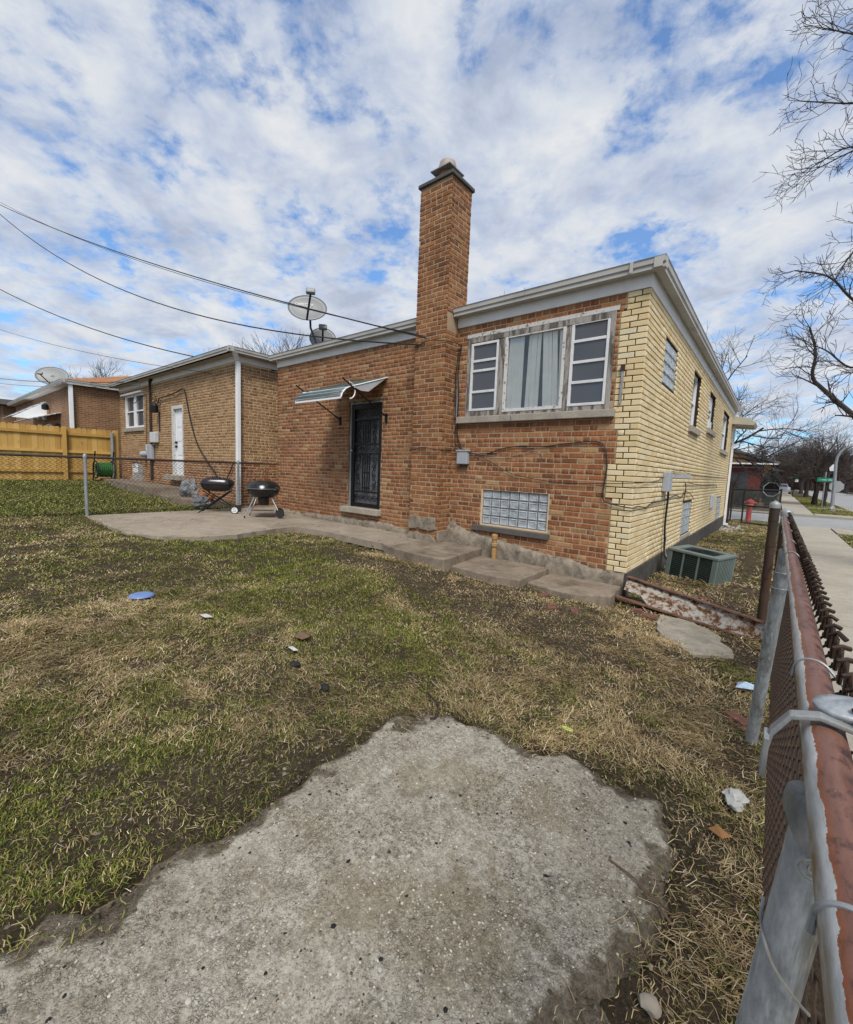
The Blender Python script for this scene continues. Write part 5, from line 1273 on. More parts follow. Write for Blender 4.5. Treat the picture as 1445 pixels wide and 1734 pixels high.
# air conditioner
ac = thing('air_conditioner', (.50,1.60,.10), 'grey green outdoor air conditioner sitting tilted beside the yellow wall', 'air conditioner')
def acp(u, w, h):     # local box coordinates, tilted
    o = Vector((.150,1.515,.075)); ex = Vector((.955,-.30,-.065)).normalized(); ez = Vector((.075,-.03,1)).normalized(); ey = ez.cross(ex).normalized()
    return o + ex*u + ey*w + ez*h
AW, AD, AH = .64, .56, .46
def acbox(u0,u1,w0,w1,h0,h1): return [acp(u,w,h) for h in (h0,h1) for u,w in ((u0,w0),(u1,w0),(u1,w1),(u0,w1))]
BF = [(0,3,2,1),(4,5,6,7),(0,1,5,4),(1,2,6,5),(2,3,7,6),(3,0,4,7)]
MB().add(acbox(.02,AW-.02,.02,AD-.02,.0,AH-.03), BF).build('coil_core', ac_dark, ac)
for u in (0, AW-.06):
    for w in (0, AD-.06): MB().add(acbox(u,u+.06,w,w+.06,0,AH-.03), BF).build('corner_post', ac_m, ac, bevel=.004)
for u in (.205,.40): MB().add(acbox(u,u+.022,.002,.02,.03,AH-.035), BF).build('front_bar', ac_m, ac)
MB().add(acbox(.06,AW-.06,.004,.03,0,.03), BF).build('base_rail', ac_m, ac)
MB().add(acbox(AW-.03,AW-.004,.06,AD-.06,0,.03), BF).build('base_rail', ac_m, ac)
tp = MB(); tp.add(acbox(-.008,AW+.008,-.008,.09,AH-.035,AH), BF).add(acbox(-.008,AW+.008,AD-.09,AD+.008,AH-.035,AH), BF).add(acbox(-.008,.09,.09,AD-.09,AH-.035,AH), BF).add(acbox(AW-.09,AW+.008,.09,AD-.09,AH-.035,AH), BF)
tp.build('top_cover', ac_m, ac, bevel=.006)
for k in range(14):
    h = .045+k*.027
    MB().add(acbox(.06,AW-.06,.008,.022,h,h+.006), BF).build('louvre', plain('louvre_green', (.030,.048,.042), .5) if k == 0 else MATS['louvre_green'], ac)
for k in range(9):
    w = .085+k*.047; MB().add(acbox(AW-.022,AW-.003,w,w+.026,.03,AH-.035), BF).build('side_fin', ac_m, ac)
fgm = MB()
for k in range(9):
    a = k*math.pi/9; fgm.tube([acp(AW/2+.21*math.cos(a), AD/2+.20*math.sin(a), AH-.012), acp(AW/2-.21*math.cos(a), AD/2-.20*math.sin(a), AH-.012)], .003, 4)
for r_ in (.07,.13,.19): fgm.tube([acp(AW/2+r_*1.1*math.cos(2*math.pi*i/24), AD/2+r_*math.sin(2*math.pi*i/24), AH-.012) for i in range(24)], .003, 4, closed=True)
fgm.build('fan_guard', black_iron, ac, True)
fb = MB(); fb.add([acp(AW/2-.22,AD/2-.2,AH-.05), acp(AW/2+.22,AD/2-.2,AH-.05), acp(AW/2+.22,AD/2+.2,AH-.05), acp(AW/2-.22,AD/2+.2,AH-.05)], [(0,1,2,3)]); fb.build('fan_well', dark_in, ac)
# steel beam
bm_t = thing('steel_beam', (.6,-.28,.1), 'rusty steel beam with flaking white web lying between corner and gate post', 'beam')
a0, a1 = Vector((.075,-.145,.365)), Vector((1.33,-.42,.225)); b0, b1 = Vector((-.15,-.36,.185)), Vector((1.25,-.45,.055))
dx = (a1-a0).normalized(); up_ = Vector((0,.16,1)).normalized(); nrm = dx.cross(up_).normalized()
def bar(p, q, wn_, wu): 
    return [p+nrm*s_*wn_+up_*t_*wu for s_, t_ in ((-.5,-.5),(.5,-.5),(.5,.5),(-.5,.5))] + [q+nrm*s_*wn_+up_*t_*wu for s_, t_ in ((-.5,-.5),(.5,-.5),(.5,.5),(-.5,.5))]
BF2 = [(0,1,2,3),(4,7,6,5),(0,4,5,1),(1,5,6,2),(2,6,7,3),(3,7,4,0)]
MB().add(bar(a0, a1, .10, .018), BF2).build('top_flange', beam_r, bm_t, bevel=.003)
MB().add(bar(b0, b1, .11, .018), BF2).build('bottom_flange', beam_r, bm_t, bevel=.003)
V = []; n = 14
for i in range(n+1):
    t_ = i/n; pt = a0.lerp(a1, t_)-up_*.008; xq = pt.x; tb = (xq-b0.x)/(b1.x-b0.x); pb = b0.lerp(b1, tb)+up_*.010
    if xq < .34: pb = pt.lerp(pb, .62+.36*max(0, (xq-.22)/.12)**2 if xq > .22 else .62+.05*math.sin(i*2.1))
    V += [pt+nrm*.006, pb+nrm*.006, pb-nrm*.006, pt-nrm*.006]
F = [(i*4+k, i*4+(k+1) % 4, i*4+4+(k+1) % 4, i*4+4+k) for i in range(n) for k in range(4)] + [(0,3,2,1), (n*4,n*4+1,n*4+2,n*4+3)]
MB().add(V, F).build('web', beam_m, bm_t)
# standpipe
sp_t = MB(); sp_t.lathe([(.036,.20),(.036,.40),(.033,.45),(.045,.46),(.045,.50),(.036,.51),(.036,.56),(.045,.565),(.045,.62),(.03,.635),(0,.637)], (-1.70,-.16,0), 16)
sp_t.build('standpipe', copperrust, None, True, label='short rusty orange standpipe below the glass block window', cat='pipe')

# litter
def scrap(name, c, pts, m, lab, cat, h=.012, seed=1):
    rg = random.Random(seed); z = gz(*c)+.03; n = len(pts); V = [(c[0]+a, c[1]+b, z+rg.uniform(0, h)) for a, b in pts] + [(c[0], c[1], z+h*1.6)]
    o = MB().add(V, [(i, (i+1) % n, n) for i in range(n)]).build(name, m, None, label=lab, cat=cat); s_ = o.modifiers.new('t', 'SOLIDIFY'); s_.thickness = .002
    return o
scrap('wrapper', (1.255,-1.72), [(-.05,-.04),(.05,-.05),(.06,.05),(-.04,.06)], lightblue, 'pale blue and white wrapper beside the leaning line post', 'wrapper', .03)
crumpled('crumpled_paper', (1.285,-2.98,.035), .040, .055, .024, whitepaper, 'crumpled white paper against the fence mesh', 'paper', 9, .75, sub=3)
crumpled('lime_scrap', (.488,-3.0,.035), .040, .014, .010, limegreen, 'small lime green plastic scrap in the straw', 'scrap', 4, .3, sub=2)
scrap('dead_leaf', (-1.512,-3.43), [(-.07,-.02),(-.02,-.06),(.06,-.04),(.07,.02),(.02,.07),(-.05,.05)], leaf_m, 'large brown dead leaf in the middle of the lawn', 'leaf', .03, 3)
scrap('dead_leaf', (1.24,-3.27), [(-.03,-.01),(.02,-.03),(.05,.0),(.02,.02)], plain('orange_leaf', (.25,.12,.04), .8), 'small curled orange leaf near the fence foot', 'leaf', .02, 4)
crumpled('charcoal_lump', (-.838,-3.717,gz(-.838,-3.717)+.03), .035, .03, .02, charcoal_m, 'black lump lying on the dry grass left of the pad', 'lump', 11, .3, sub=2)
crumpled('charcoal_lump', (-1.2,-3.70,gz(-1.2,-3.7)+.03), .05, .03, .02, charcoal_m, 'flat black lump below the large dead leaf', 'lump', 12, .3, sub=2)
scrap('paper_scrap', (-1.38,-3.60), [(-.05,-.01),(.04,-.02),(.06,.01),(-.03,.02)], whitepaper, 'narrow white paper scrap below the large dead leaf', 'paper', .015, 5)
scrap('paper_scrap', (-2.30,-3.83), [(-.06,-.03),(.04,-.03),(.06,.03),(-.03,.04)], plain('grey_paper', (.40,.39,.37), .8), 'pale grey litter right of the blue disc', 'paper', .02, 6)
crumpled('stone', (1.16,-4.10,.02), .03, .025, .018, plain('pale_stone', (.25,.215,.17), .9), 'pale stone at the edge of the soil near the fence', 'stone', 15, .3, sub=2)
cable([(-.36,-3.25,.035),(-.27,-3.30,.045),(-.20,-3.33,.04),(-.15,-3.42,.03),(-.16,-3.46,.03)], .009, 'x') 
o = bpy.data.objects['x']; o.name = 'curved_stick'; mwo = o.matrix_world.copy(); o.parent = None; o.data.transform(Matrix.Translation(Vector(ORIG[house]))); o.data.materials.clear(); o.data.materials.append(rustpipe); props(o, 'dark curved stick at the far edge of the pad', 'stick')
MB().tube(bez([(.93,-3.70,.02),(1.06,-3.74,.03),(1.17,-3.82,.025)], 4), .004, 5).build('twig', leaf_m, None, True, label='thin brown twig across the right edge of the pad', cat='twig')
rngb = random.Random(12)
for k, (x, y, s_) in enumerate([(-.55,-1.05,.08),(-.35,-1.28,.10),(-.15,-1.20,.08),(.28,-.55,.07),(.42,-.62,.09),(.30,.42,.07),(.75,.55,.08),(1.25,-2.2,.09)]):
    mb = MB(); mb.obox((x,y,gz(x,y)+.010), (s_*1.5,s_*.9,.045), rz=rngb.uniform(0,3)); 
    mb.build('brick_fragment', brickbit, None, bevel=.005, label=['broken red brick half sunk nearest the low walk slab','largest broken red brick before the low walk slab','broken red brick near the beam tip','small broken brick under the beam','broken red brick beside the flat stone and beam','broken brick between beam and air conditioner','broken brick right of the air conditioner front','flat red brick beside the leaning line post'][k], cat='brick', group='loose broken bricks in the soil')

# ------------------------------------------------------------------ street furniture and far house
hy = thing('fire_hydrant', (.56,14.75,0), 'red fire hydrant with yellow band behind the far gate', 'hydrant')
MB().lathe([(.10,.0),(.10,.05),(.085,.07),(.082,.60),(.09,.62)], (.56,14.75,.0), 18).build('barrel', redpaint, hy, True)
MB().lathe([(.09,.605),(.125,.62),(.125,.665),(.095,.68)], (.56,14.75,.0), 18).build('band', yelpaint, hy, True)
MB().lathe([(.10,.675),(.135,.70),(.13,.79),(.085,.84),(.03,.86),(.03,.89),(0,.89)], (.56,14.75,.0), 18).build('bonnet', redpaint, hy, True)
for s_ in (-1, 1): MB().lathe([(.0,0),(.06,0),(.06,.1),(.0,.11)], (.56+s_*.10,14.75,.72), 10, axis=(s_,0,0)).build('nozzle', redpaint, hy, True)
def octagon(c, r, n_, th, nm, m, parent):
    n_ = Vector(n_).normalized(); ax = Vector((0,0,1)).cross(n_).normalized(); az = Vector((0,0,1)); c = Vector(c)
    P = [c + ax*(r*math.cos(rad(22.5+45*k))) + az*(r*math.sin(rad(22.5+45*k))) for k in range(8)]
    return MB().prism([tuple(p) for p in P], n_*th, (0,0,0)).build(nm, m, parent)
so = thing('stop_sign', (1.16,17.0,-.05), 'dark backed octagonal sign with white rim on black pole beyond the far gate', 'sign')
MB().tube([(1.16,17.0,-.1),(1.16,17.0,1.6)], .03, 8).build('pole', black_iron, so, True)
octagon((1.12,16.955,1.24), .30, (-.35,-.94,0), .012, 'rim', signwhite, so); octagon((1.13,16.935,1.25), .282, (-.35,-.94,0), .012, 'plate', black_iron, so)
s2 = thing('stop_sign', (4.25,31,0), 'grey back of an octagonal stop sign on the far corner', 'sign')
MB().tube([(4.02,31.2,-.05),(4.05,31.2,1.25)], .035, 8).build('pole', black_iron, s2, True)
octagon((4.12,31.1,1.45), .36, (0,-1,0), .01, 'plate', signback, s2)
lp = thing('street_lamp', (3.95,29.9,0), 'grey street lamp post with curved arm on the far corner', 'street lamp')
pts = [(3.95,29.9,-.05),(3.92,29.9,1.5),(3.86,29.9,2.9)] + [(3.86+.62*(1-math.cos(rad(a))), 29.9, 2.9+.95*math.sin(rad(a))) for a in (20,40,60,80)] + [(5.6,29.9,4.05)]
MB().tube(pts, [.10,.085,.075,.07,.065,.06,.055,.05], 10).build('post', galv, lp, True)
MB().obox((5.85,29.9,4.05), (.55,.22,.12)).build('lamp_head', galv, lp, bevel=.03)
MB().lathe([(.17,-.05),(.17,.12),(.10,.25)], (3.95,29.9,0), 10).build('base', galv, lp)
ss = thing('street_sign', (3.62,32,0), 'green street name sign before the parkway trees', 'street sign')
MB().box(3.24,4.02,31.99,32.01,1.72,1.98).build('plate', greensign, ss)
rgs = random.Random(8); x = 3.32; tx = MB()
while x < 3.92:
    w = rgs.uniform(.02,.04)
    if rgs.random() < .85: tx.box(x, x+w*.6, 31.975, 31.985, 1.79, 1.79+rgs.uniform(.08,.13)); tx.box(x, x+w*1.2, 31.974, 31.984, 1.83, 1.855)
    x += w+.022
tx.build('lettering', signwhite, ss, kind='stuff')
MB().tube([(3.62,32.05,0),(3.62,32.05,2.35)], .035, 8).build('pole', galv, ss, True)
MB().prism([(3.78,32,2.42),(4.02,32,2.42),(4.06,32,2.62),(3.9,32,2.86),(3.74,32,2.62)], (0,.01,0), (0,0,0)).build('plate', signwhite, ss)
s3 = thing('street_sign', (2.6,60,0), 'small distant green street sign over the sidewalk', 'street sign')
MB().box(2.35,3.15,59.9,59.93,2.2,2.42).build('plate', greensign, s3); MB().tube([(2.75,60,0),(2.75,60,2.4)], .04, 6).build('pole', black_iron, s3, True); MB().box(2.8,3.1,59.88,59.9,1.75,2.05).build('notice', signwhite, s3)
fh = thing('brick_house', (-2,34,0), 'red brick house with low gable roof across the side street', 'house')
MB().box(-9,.42,34.0,46,0,2.85).build('wall', redwall, fh); MB().box(.42,.80,33.95,46,0,2.85).build('corner_pier', orangewall, fh)
MB().prism([(-9,33.98,2.9),(.75,33.98,2.9),(-2.4,33.98,4.05)], (0,.1,0), (0,0,0)).build('gable', orangewall, fh)
MB().prism([(-9.4,33.5,2.82),(-9.4,33.5,2.98),(-2.4,33.5,4.26),(1.28,33.5,3.0),(1.28,33.5,2.84),(-2.4,33.5,4.08)], (0,13,0), (0,0,0)).build('roof', roof_grey, fh)
MB().box(-9,1.2,33.5,34,2.80,2.90).build('eave', white_al, fh); MB().box(-5,.3,33.94,33.99,2.55,2.62).build('stone_band', stone_m, fh)
MB().box(-1.6,-.4,33.95,34.0,1.0,2.2).build('window', screen_m, fh)
fh2 = thing('brick_house', (-2,58,0), 'small dark roofed house further along the far block', 'house')
MB().box(-8,1.2,58,66,0,2.9).build('wall', orangewall, fh2); MB().prism([(-8.5,57.5,2.9),(1.8,57.5,2.9),(-3.3,57.5,4.6)], (0,9,0), (0,0,0)).build('roof', roof_grey, fh2)
cr_ = thing('parked_car', (1.9,75,0), 'silver car parked at the far end of the sidewalk', 'car')
MB().prism([(1.0,75,.3),(2.8,75,.3),(2.8,75,.95),(2.55,75,1.0),(2.4,75,1.45),(1.4,75,1.45),(1.25,75,1.0),(1.0,75,.95)], (0,4.2,0), (0,0,0)).build('body', plain('silver_car_paint', (.35,.38,.42), .35, .4), cr_, bevel=.08)
MB().box(1.4,2.4,74.98,75.0,1.05,1.4).build('windscreen', screen_m, cr_)
for x in (1.05,2.75):
    for y in (75.8,78.4): MB().lathe([(0,-.1),(.32,-.1),(.32,.1),(0,.1)], (x,y,.32), 16, axis=(1,0,0)).build('wheel', plastic_blk, cr_, True)
    MB().obox((x+(.2 if x < 2 else -.2),74.98,.75), (.25,.03,.12)).build('headlight', signwhite, cr_)

# ------------------------------------------------------------------ trees
def perp(d, rng):
    r = Vector((rng.gauss(0,1), rng.gauss(0,1), rng.gauss(0,1))); r -= d*r.dot(d); return r.normalized()
def grow(rng, p, d, L, r, lev, out, kids, ang=(28,58), up=.10, jit=.16, minr=.004, nseg=4):
    pts, rs = [p.copy()], [r]; q = p.copy(); dd = d.copy(); end = r*(.55 if lev > 0 else .45)
    for i in range(nseg):
        dd = (dd + perp(dd, rng)*rng.uniform(0, jit*1.6) + Vector((0,0,up))*.5).normalized(); q = q + dd*(L/nseg)
        pts.append(q.copy()); rs.append(max(minr, r+(end-r)*(i+1)/nseg))
    out.append((lev, pts, rs))
    if lev <= 0: return
    k = kids[lev]
    for i in range(k):
        t_ = .28+.72*(i+rng.random())/k; j = min(nseg-1, int(t_*nseg)); f_ = t_*nseg-j
        b = pts[j].lerp(pts[j+1], min(1, f_)); rr = rs[j]*.62
        a = rad(rng.uniform(*ang)); base = (pts[j+1]-pts[j]).normalized(); nd_ = (base*math.cos(a)+perp(base, rng)*math.sin(a)).normalized()
        grow(rng, b, nd_, L*rng.uniform(.5,.75), max(minr, rr), lev-1, out, kids, ang, up, jit, minr, nseg)
def tree_meshes(seed, h, r, kids, ang=(28,58), up=.10, minr=.010, mats=(None, None), lean=(0,0), trunkf=.42, lev=4, limb_up=.7):
    rng = random.Random(seed); out = []; th = h*trunkf
    tp_ = [Vector((0,0,-.1))]+[Vector((lean[0]*t_*th+rng.uniform(-.03,.03)*h*.2, lean[1]*t_*th+rng.uniform(-.03,.03)*h*.2, th*t_)) for t_ in (.25,.5,.75,1.0)]
    trs = [r*1.35, r*1.05, r*.95, r*.85, r*.72]
    n = kids[lev+1] if lev+1 < len(kids) else 6
    for i in range(n):
        az = 2*math.pi*(i+rng.random()*.6)/n; el = rng.uniform(.5,1.2)*limb_up
        d = Vector((math.cos(az), math.sin(az), el)).normalized(); b = tp_[3].lerp(tp_[4], rng.random())
        grow(rng, b, d, h*rng.uniform(.34,.46), r*.5, lev, out, kids, ang, up, .16, minr)
    grow(rng, tp_[4], Vector((rng.uniform(-.2,.2),rng.uniform(-.2,.2),1)).normalized(), h*.42, r*.6, lev, out, kids, ang, up, .12, minr)
    tm_ = MB().tube(tp_, trs, 10); cm = MB()
    for lv, pts, rs in out: (tm_ if lv == lev else cm).tube(pts, rs, 6 if lv >= lev-1 else (4 if lv > 1 else 3), cap=False)
    return tm_.mesh('trunk', mats[0], True), cm.mesh('crown', mats[1])
def plant(meshes, loc, rz, sc, lab, group, name='bare_tree'):
    t = thing(name, loc, lab, 'tree', group)
    for nm, me in zip(('trunk', 'crown'), meshes):
        o = bpy.data.objects.new(nm, me); link(o, t)
    t.rotation_euler = (0, 0, rz); t.scale = (sc, sc, sc); return t
K4 = [0, 3, 4, 4, 5, 7]
tA = tree_meshes(1, 7.2, .24, [0,4,4,5,5,7], (22,48), .14, .009, (bark, bark_far))
tB = tree_meshes(2, 7.0, .22, [0,4,4,4,5,7], (25,55), .10, .009, (bark, bark_far))
tC = tree_meshes(5, 9.5, .20, [0,4,4,5,5,6], (18,40), .16, .010, (bark, bark_far), trunkf=.3, limb_up=1.0)
G = 'bare street trees'
plant(tA, (3.60,38.5,-.05), .3, .66, 'bare tree with stout trunk nearest the far street sign', G); plant(tB, (4.0,36.6,-.05), 1.9, .58, 'slimmer bare tree right beside the stout parkway tree', G)
plant(tA, (4.15,66,-.05), 2.5, .85, 'bare parkway tree farther along the far sidewalk', G); plant(tB, (4.3,86,-.05), 4.0, 1.0, 'bare tree farthest along the far parkway', G)
plant(tB, (1.0,62,0), .9, .75, 'bare tree behind the far house roof edge', G); plant(tA, (-.9,88,0), 5.0, .95, 'bare tree far behind the red brick house', G)
for k, (x, y, s_, lab) in enumerate([(17,66,0.88,'bare tree across the main road behind the lamp arm'),(22,80,1.04,'bare tree across the main road farther right'),(15.5,95,0.96,'bare tree across the main road in the far distance'),(27,62,0.96,'bare tree across the main road at the right frame edge'),(12.5,120,1.20,'bare tree at the very end of the main road'),(7,140,1.28,'bare tree closing the view behind the parkway'),(1,130,1.20,'bare tree closing the view left of the sidewalk')]):
    plant((tA, tB, tC)[k % 3], (x, y, 0), k*1.3, s_, lab, G)
# reddish brown thicket closing the street view
thk = MB(); rg = random.Random(77)
for k in range(2600):
    x = rg.uniform(-12, 75); y = 158+rg.uniform(-14, 14)-max(0, x)*.6; h = rg.uniform(2.0, 6.5); a = rg.uniform(-.3,.3)
    thk.tube([(x,y,0),(x+a*h*.4,y,h*.5),(x+a*h+rg.uniform(-.5,.5),y,h)], [.22,.16,.06], 3, cap=False)
thk.build('far_thicket', plain('red_brown_thicket', (.075,.045,.035), .9, 0, .3, 1), None, kind='stuff', label='reddish brown thicket of bare saplings far down the road', cat='thicket')
# behind the house end, over the roofs
tD = tree_meshes(8, 8.0, .15, [0,4,4,5,5,7], (25,60), .04, .0042, (bark, twig_near), trunkf=.38)
plant(tD, (-1.7,18.6,0), .8, .92, 'bare spreading tree behind the far end of the yellow wall', 'bare trees around the houses')
plant(tC, (-22.4,9.6,.3), .4, .78, 'bare tree rising behind the satellite dishes', 'bare trees around the houses')
plant(tC, (-25.5,12.5,.3), 3.4, .84, 'bare tree left of the satellite dishes over the tan roof', 'bare trees around the houses')
plant(tC, (-43,5.5,.3), 1.4, .80, 'bare tree far left behind the orange roof', 'bare trees around the houses')
plant(tB, (-38,10.5,.3), 2.6, .95, 'bare tree peeping over the tan house eave', 'bare trees around the houses')
plant(tC, (-11.4,16.5,.2), 5.1, .93, 'bare tree just showing above the roof right of the chimney', 'bare trees around the houses')
plant(tC, (-16.5,15.5,.2), 2.1, .86, 'bare tree just showing above the roof left of the chimney', 'bare trees around the houses')
# near parkway tree at the right edge: limbs reach into the frame
nt_ = thing('bare_tree', (3.95,5.6,-.05), 'bare parkway tree whose near branches hang in at the right edge', 'tree', 'bare trees around the houses')
rng = random.Random(21); out = []
tr = [(3.95,5.6,-.1),(3.95,5.62,1.0),(3.90,5.6,2.0),(3.86,5.6,3.2),(3.84,5.6,4.6),(3.8,5.6,6.2)]
trunk = MB().tube(tr, [.24,.20,.18,.16,.13,.09], 12)
LIMBS = [  # limbs bending out of the trunk to the left
    ([(3.92,5.6,1.2),(3.2,5.3,1.65),(2.23,5.1,2.35),(1.85,5.1,2.78),(1.45,5.1,3.22),(1.30,5.1,3.45),(1.30,5.1,3.87),(1.18,5.1,4.31)], .060),
    ([(3.88,5.6,2.4),(3.2,5.3,3.0),(2.52,5.1,3.32),(2.11,5.1,3.56),(1.77,5.1,3.55),(1.47,5.1,3.85),(1.29,5.1,3.98)], .034),
    ([(3.87,5.6,2.6),(3.1,5.3,3.2),(2.47,5.1,3.81),(2.03,5.1,4.31),(1.66,5.1,4.73),(1.34,5.1,5.15),(.87,5.1,5.37)], .042),
    ([(3.86,5.6,3.4),(3.0,5.3,4.7),(2.30,5.1,5.44),(1.86,5.1,5.71),(1.59,5.1,5.44),(1.40,5.1,4.99)], .030),
    ([(3.85,5.6,4.0),(3.0,5.3,5.6),(2.21,5.1,6.29),(1.78,5.1,6.82),(1.41,5.1,7.23),(.99,5.1,7.12)], .032),
    ([(3.84,5.6,4.6),(3.0,5.3,6.3),(2.15,5.1,6.95),(1.74,5.1,7.2),(1.42,5.1,7.15),(.96,5.1,7.03)], .030),
    ([(3.83,5.6,5.0),(3.0,5.3,6.6),(2.11,5.1,7.32),(1.68,5.1,7.78),(1.26,5.1,7.98),(.66,5.1,8.30)], .032),
    ([(3.82,5.6,5.4),(3.0,5.3,7.3),(2.02,5.1,8.16),(1.58,5.1,8.78),(1.23,5.1,9.07),(.85,5.1,9.37)], .030),
    ([(3.81,5.6,5.8),(3.0,5.3,7.9),(1.96,5.1,8.80),(1.50,5.1,9.23),(1.25,5.1,9.65),(1.14,5.1,9.99)], .030)]
for pl, r_ in LIMBS:
    pl = [(x+(.30 if k_ > 1 else .15 if k_ == 1 else 0), y, z) for k_, (x, y, z) in enumerate(pl)]
    pts = bez(pl, 5); n = len(pts); rs = [r_*(1-.75*i/(n-1)) for i in range(n)]; trunk.tube(pts, rs, 7, cap=False)
    for i in range(2, n):
        for _ in range((1 if rng.random() < .8 else 0) if i < n-1 else 2):
            base = (pts[i]-pts[i-1]).normalized(); a = rad(rng.uniform(22, 62)); nd_ = (base*math.cos(a)+perp(base, rng)*math.sin(a)+Vector((-.22,-.05,-.04))).normalized()
            grow(rng, pts[i].copy(), nd_, rng.uniform(.22,.55)*(1.0 if i > n*.4 else .6), max(.006, rs[i]*.45), 2, out, [0,3,3], (25,60), .03, .20, .0036)
cm = MB()
for lv, pts, rs in out: cm.tube(pts, rs, 5 if lv == 2 else 3, cap=False)
place('trunk', trunk.mesh('trunk', bark, True), nt_); place('crown', cm.mesh('crown', twig_near), nt_)

# evergreen shrubs and a bare shrub at the far end
def shrub(name, c, s, n, m, lab, leaf=.05, seed=1, box=False):
    rg = np.random.RandomState(seed); u = rg.randn(n, 3); u /= np.linalg.norm(u, axis=1)[:, None]; r_ = rg.rand(n)**.4
    lump = 1+.18*np.sin(u[:, 0]*5+seed)*np.cos(u[:, 2]*6+u[:, 1]*4)
    P = (np.clip(u*1.25, -.8, .8) if box else u)*r_[:, None]*lump[:, None]*np.array(s) + np.array(c)
    a = rg.randn(n, 3)*leaf; b = rg.randn(n, 3)*leaf
    V = np.stack([P, P+a, P+b], 1).reshape(-1, 3); t_ = np.arange(n*3).reshape(-1, 3)
    t = thing(name, (c[0], c[1], 0), lab, 'shrub'); place('foliage', bulk_mesh('foliage', V, None, t_, m), t, kind='stuff')
    MB().tube([(c[0],c[1],-.05),(c[0],c[1],c[2]+s[2]*.3)], .04, 6).build('stem', bark, t); return t
shrub('evergreen_shrub', (.95,27.5,1.15), (.42,.45,1.05), 6000, leafdark, 'tall dark evergreen shrub behind the octagonal sign', .06, 2)
shrub('clipped_hedge', (-.4,26.0,.6), (1.1,.6,.62), 7000, leafdark, 'low clipped dark hedge before the red brick house', .05, 3, True)
bs = thing('bare_shrub', (-1.0,24.6,0), 'bare brown twiggy shrub left of the dark hedge', 'shrub'); rng = random.Random(5); mb = MB()
for k in range(26):
    o_ = []; a = rng.uniform(0, 6.28); grow(rng, Vector((-1.0+rng.uniform(-.6,.6),24.6+rng.uniform(-.3,.3),0)), Vector((.5*math.cos(a),.5*math.sin(a),1)).normalized(), 1.1, .02, 2, o_, [0,4,4], (20,45), .05, .15, .008)
    for lv, pts, rs in o_: mb.tube(pts, rs, 3, cap=False)
mb.build('stems', shrubbrown, bs, kind='stuff')
# pale rubble at the far downspout and red and white litter by the road
rg = random.Random(31); rb_ = MB()
for k in range(46):
    x, y = .30+rg.gauss(0,.16), 11.0+rg.gauss(0,.55); s_ = rg.uniform(.02,.06); rb_.obox((x,y,gz(x,y)+s_*.5), (s_*1.6,s_*1.2,s_*.8), rz=rg.uniform(0,3))
rb_.build('rubble', whitepaper, None, kind='stuff', label='pale rubble heap below the far downspout', cat='rubble')

# ------------------------------------------------------------------ grass, straw, pebbles
SLABS = [[(-3.0,-1.06),(-2.3,-1.22),(-1.80,-1.20),(-1.93,-.02),(-3.0,-.02)], [(-2.0,-.98),(-1.2,-1.05),(-.88,-.98),(-.90,-.02),(-2.0,-.02)], [(-.86,-.80),(-.30,-.90),(.04,-.62),(-.01,-.02),(-.86,-.02)], [(.55,-.55),(.72,-.46),(.98,-.74),(1.10,-1.10),(.90,-1.28),(.64,-1.10)]]
def height_at(x, y):
    z = ground_z(x, y); near = (x > -9.2) & (x < 1.44) & (y > -7.2) & (y < 15)
    return z + np.where(near, (fbm(x*3.1, y*3.1, 4)-.5)*.07 + (fbm(x*11, y*11, 2)-.5)*.022, 0)
def blades(x, y, z, ln, wd, az, lift, bend, col, rg, nseg=2):
    """curved tapering blades: lift = elevation of the start, bend = droop"""
    n = len(x); dx, dy = np.cos(az), np.sin(az); px, py = -dy, dx; V = []
    tz = np.sin(lift); th = np.cos(lift)
    side_ = rg.normal(0, .16, n)*ln
    for k, t_ in enumerate((0, .5, 1.0)):
        hx = ln*t_*th; hz = ln*t_*tz - bend*ln*t_*t_; sw_ = side_*(0, 1.0, 0)[k]
        X, Y, Z = x+dx*hx+px*sw_, y+dy*hx+py*sw_, np.maximum(z+hz, z+.003+.004*rg.rand(n)) if k else z-.004
        w = wd*(1.0, .8, .0)[k]
        if k < 2: V += [np.stack([X-px*w, Y-py*w, Z+0*X], -1), np.stack([X+px*w, Y+py*w, Z+0*X], -1)]
        else: V += [np.stack([X, Y, Z], -1)]
    V = np.stack(V, 1).reshape(-1, 3); b = np.arange(n)*5
    q = np.stack([b, b+1, b+3, b+2], -1); t = np.stack([b+2, b+3, b+4], -1)
    return V, q, t, np.repeat(col, 5, axis=0)
GREENS = np.array([(.130,.158,.024),(.190,.205,.038),(.270,.255,.070),(.060,.076,.014)]); STRAW = np.array([(.46,.345,.185),(.33,.233,.115),(.68,.56,.36),(.17,.108,.054)])
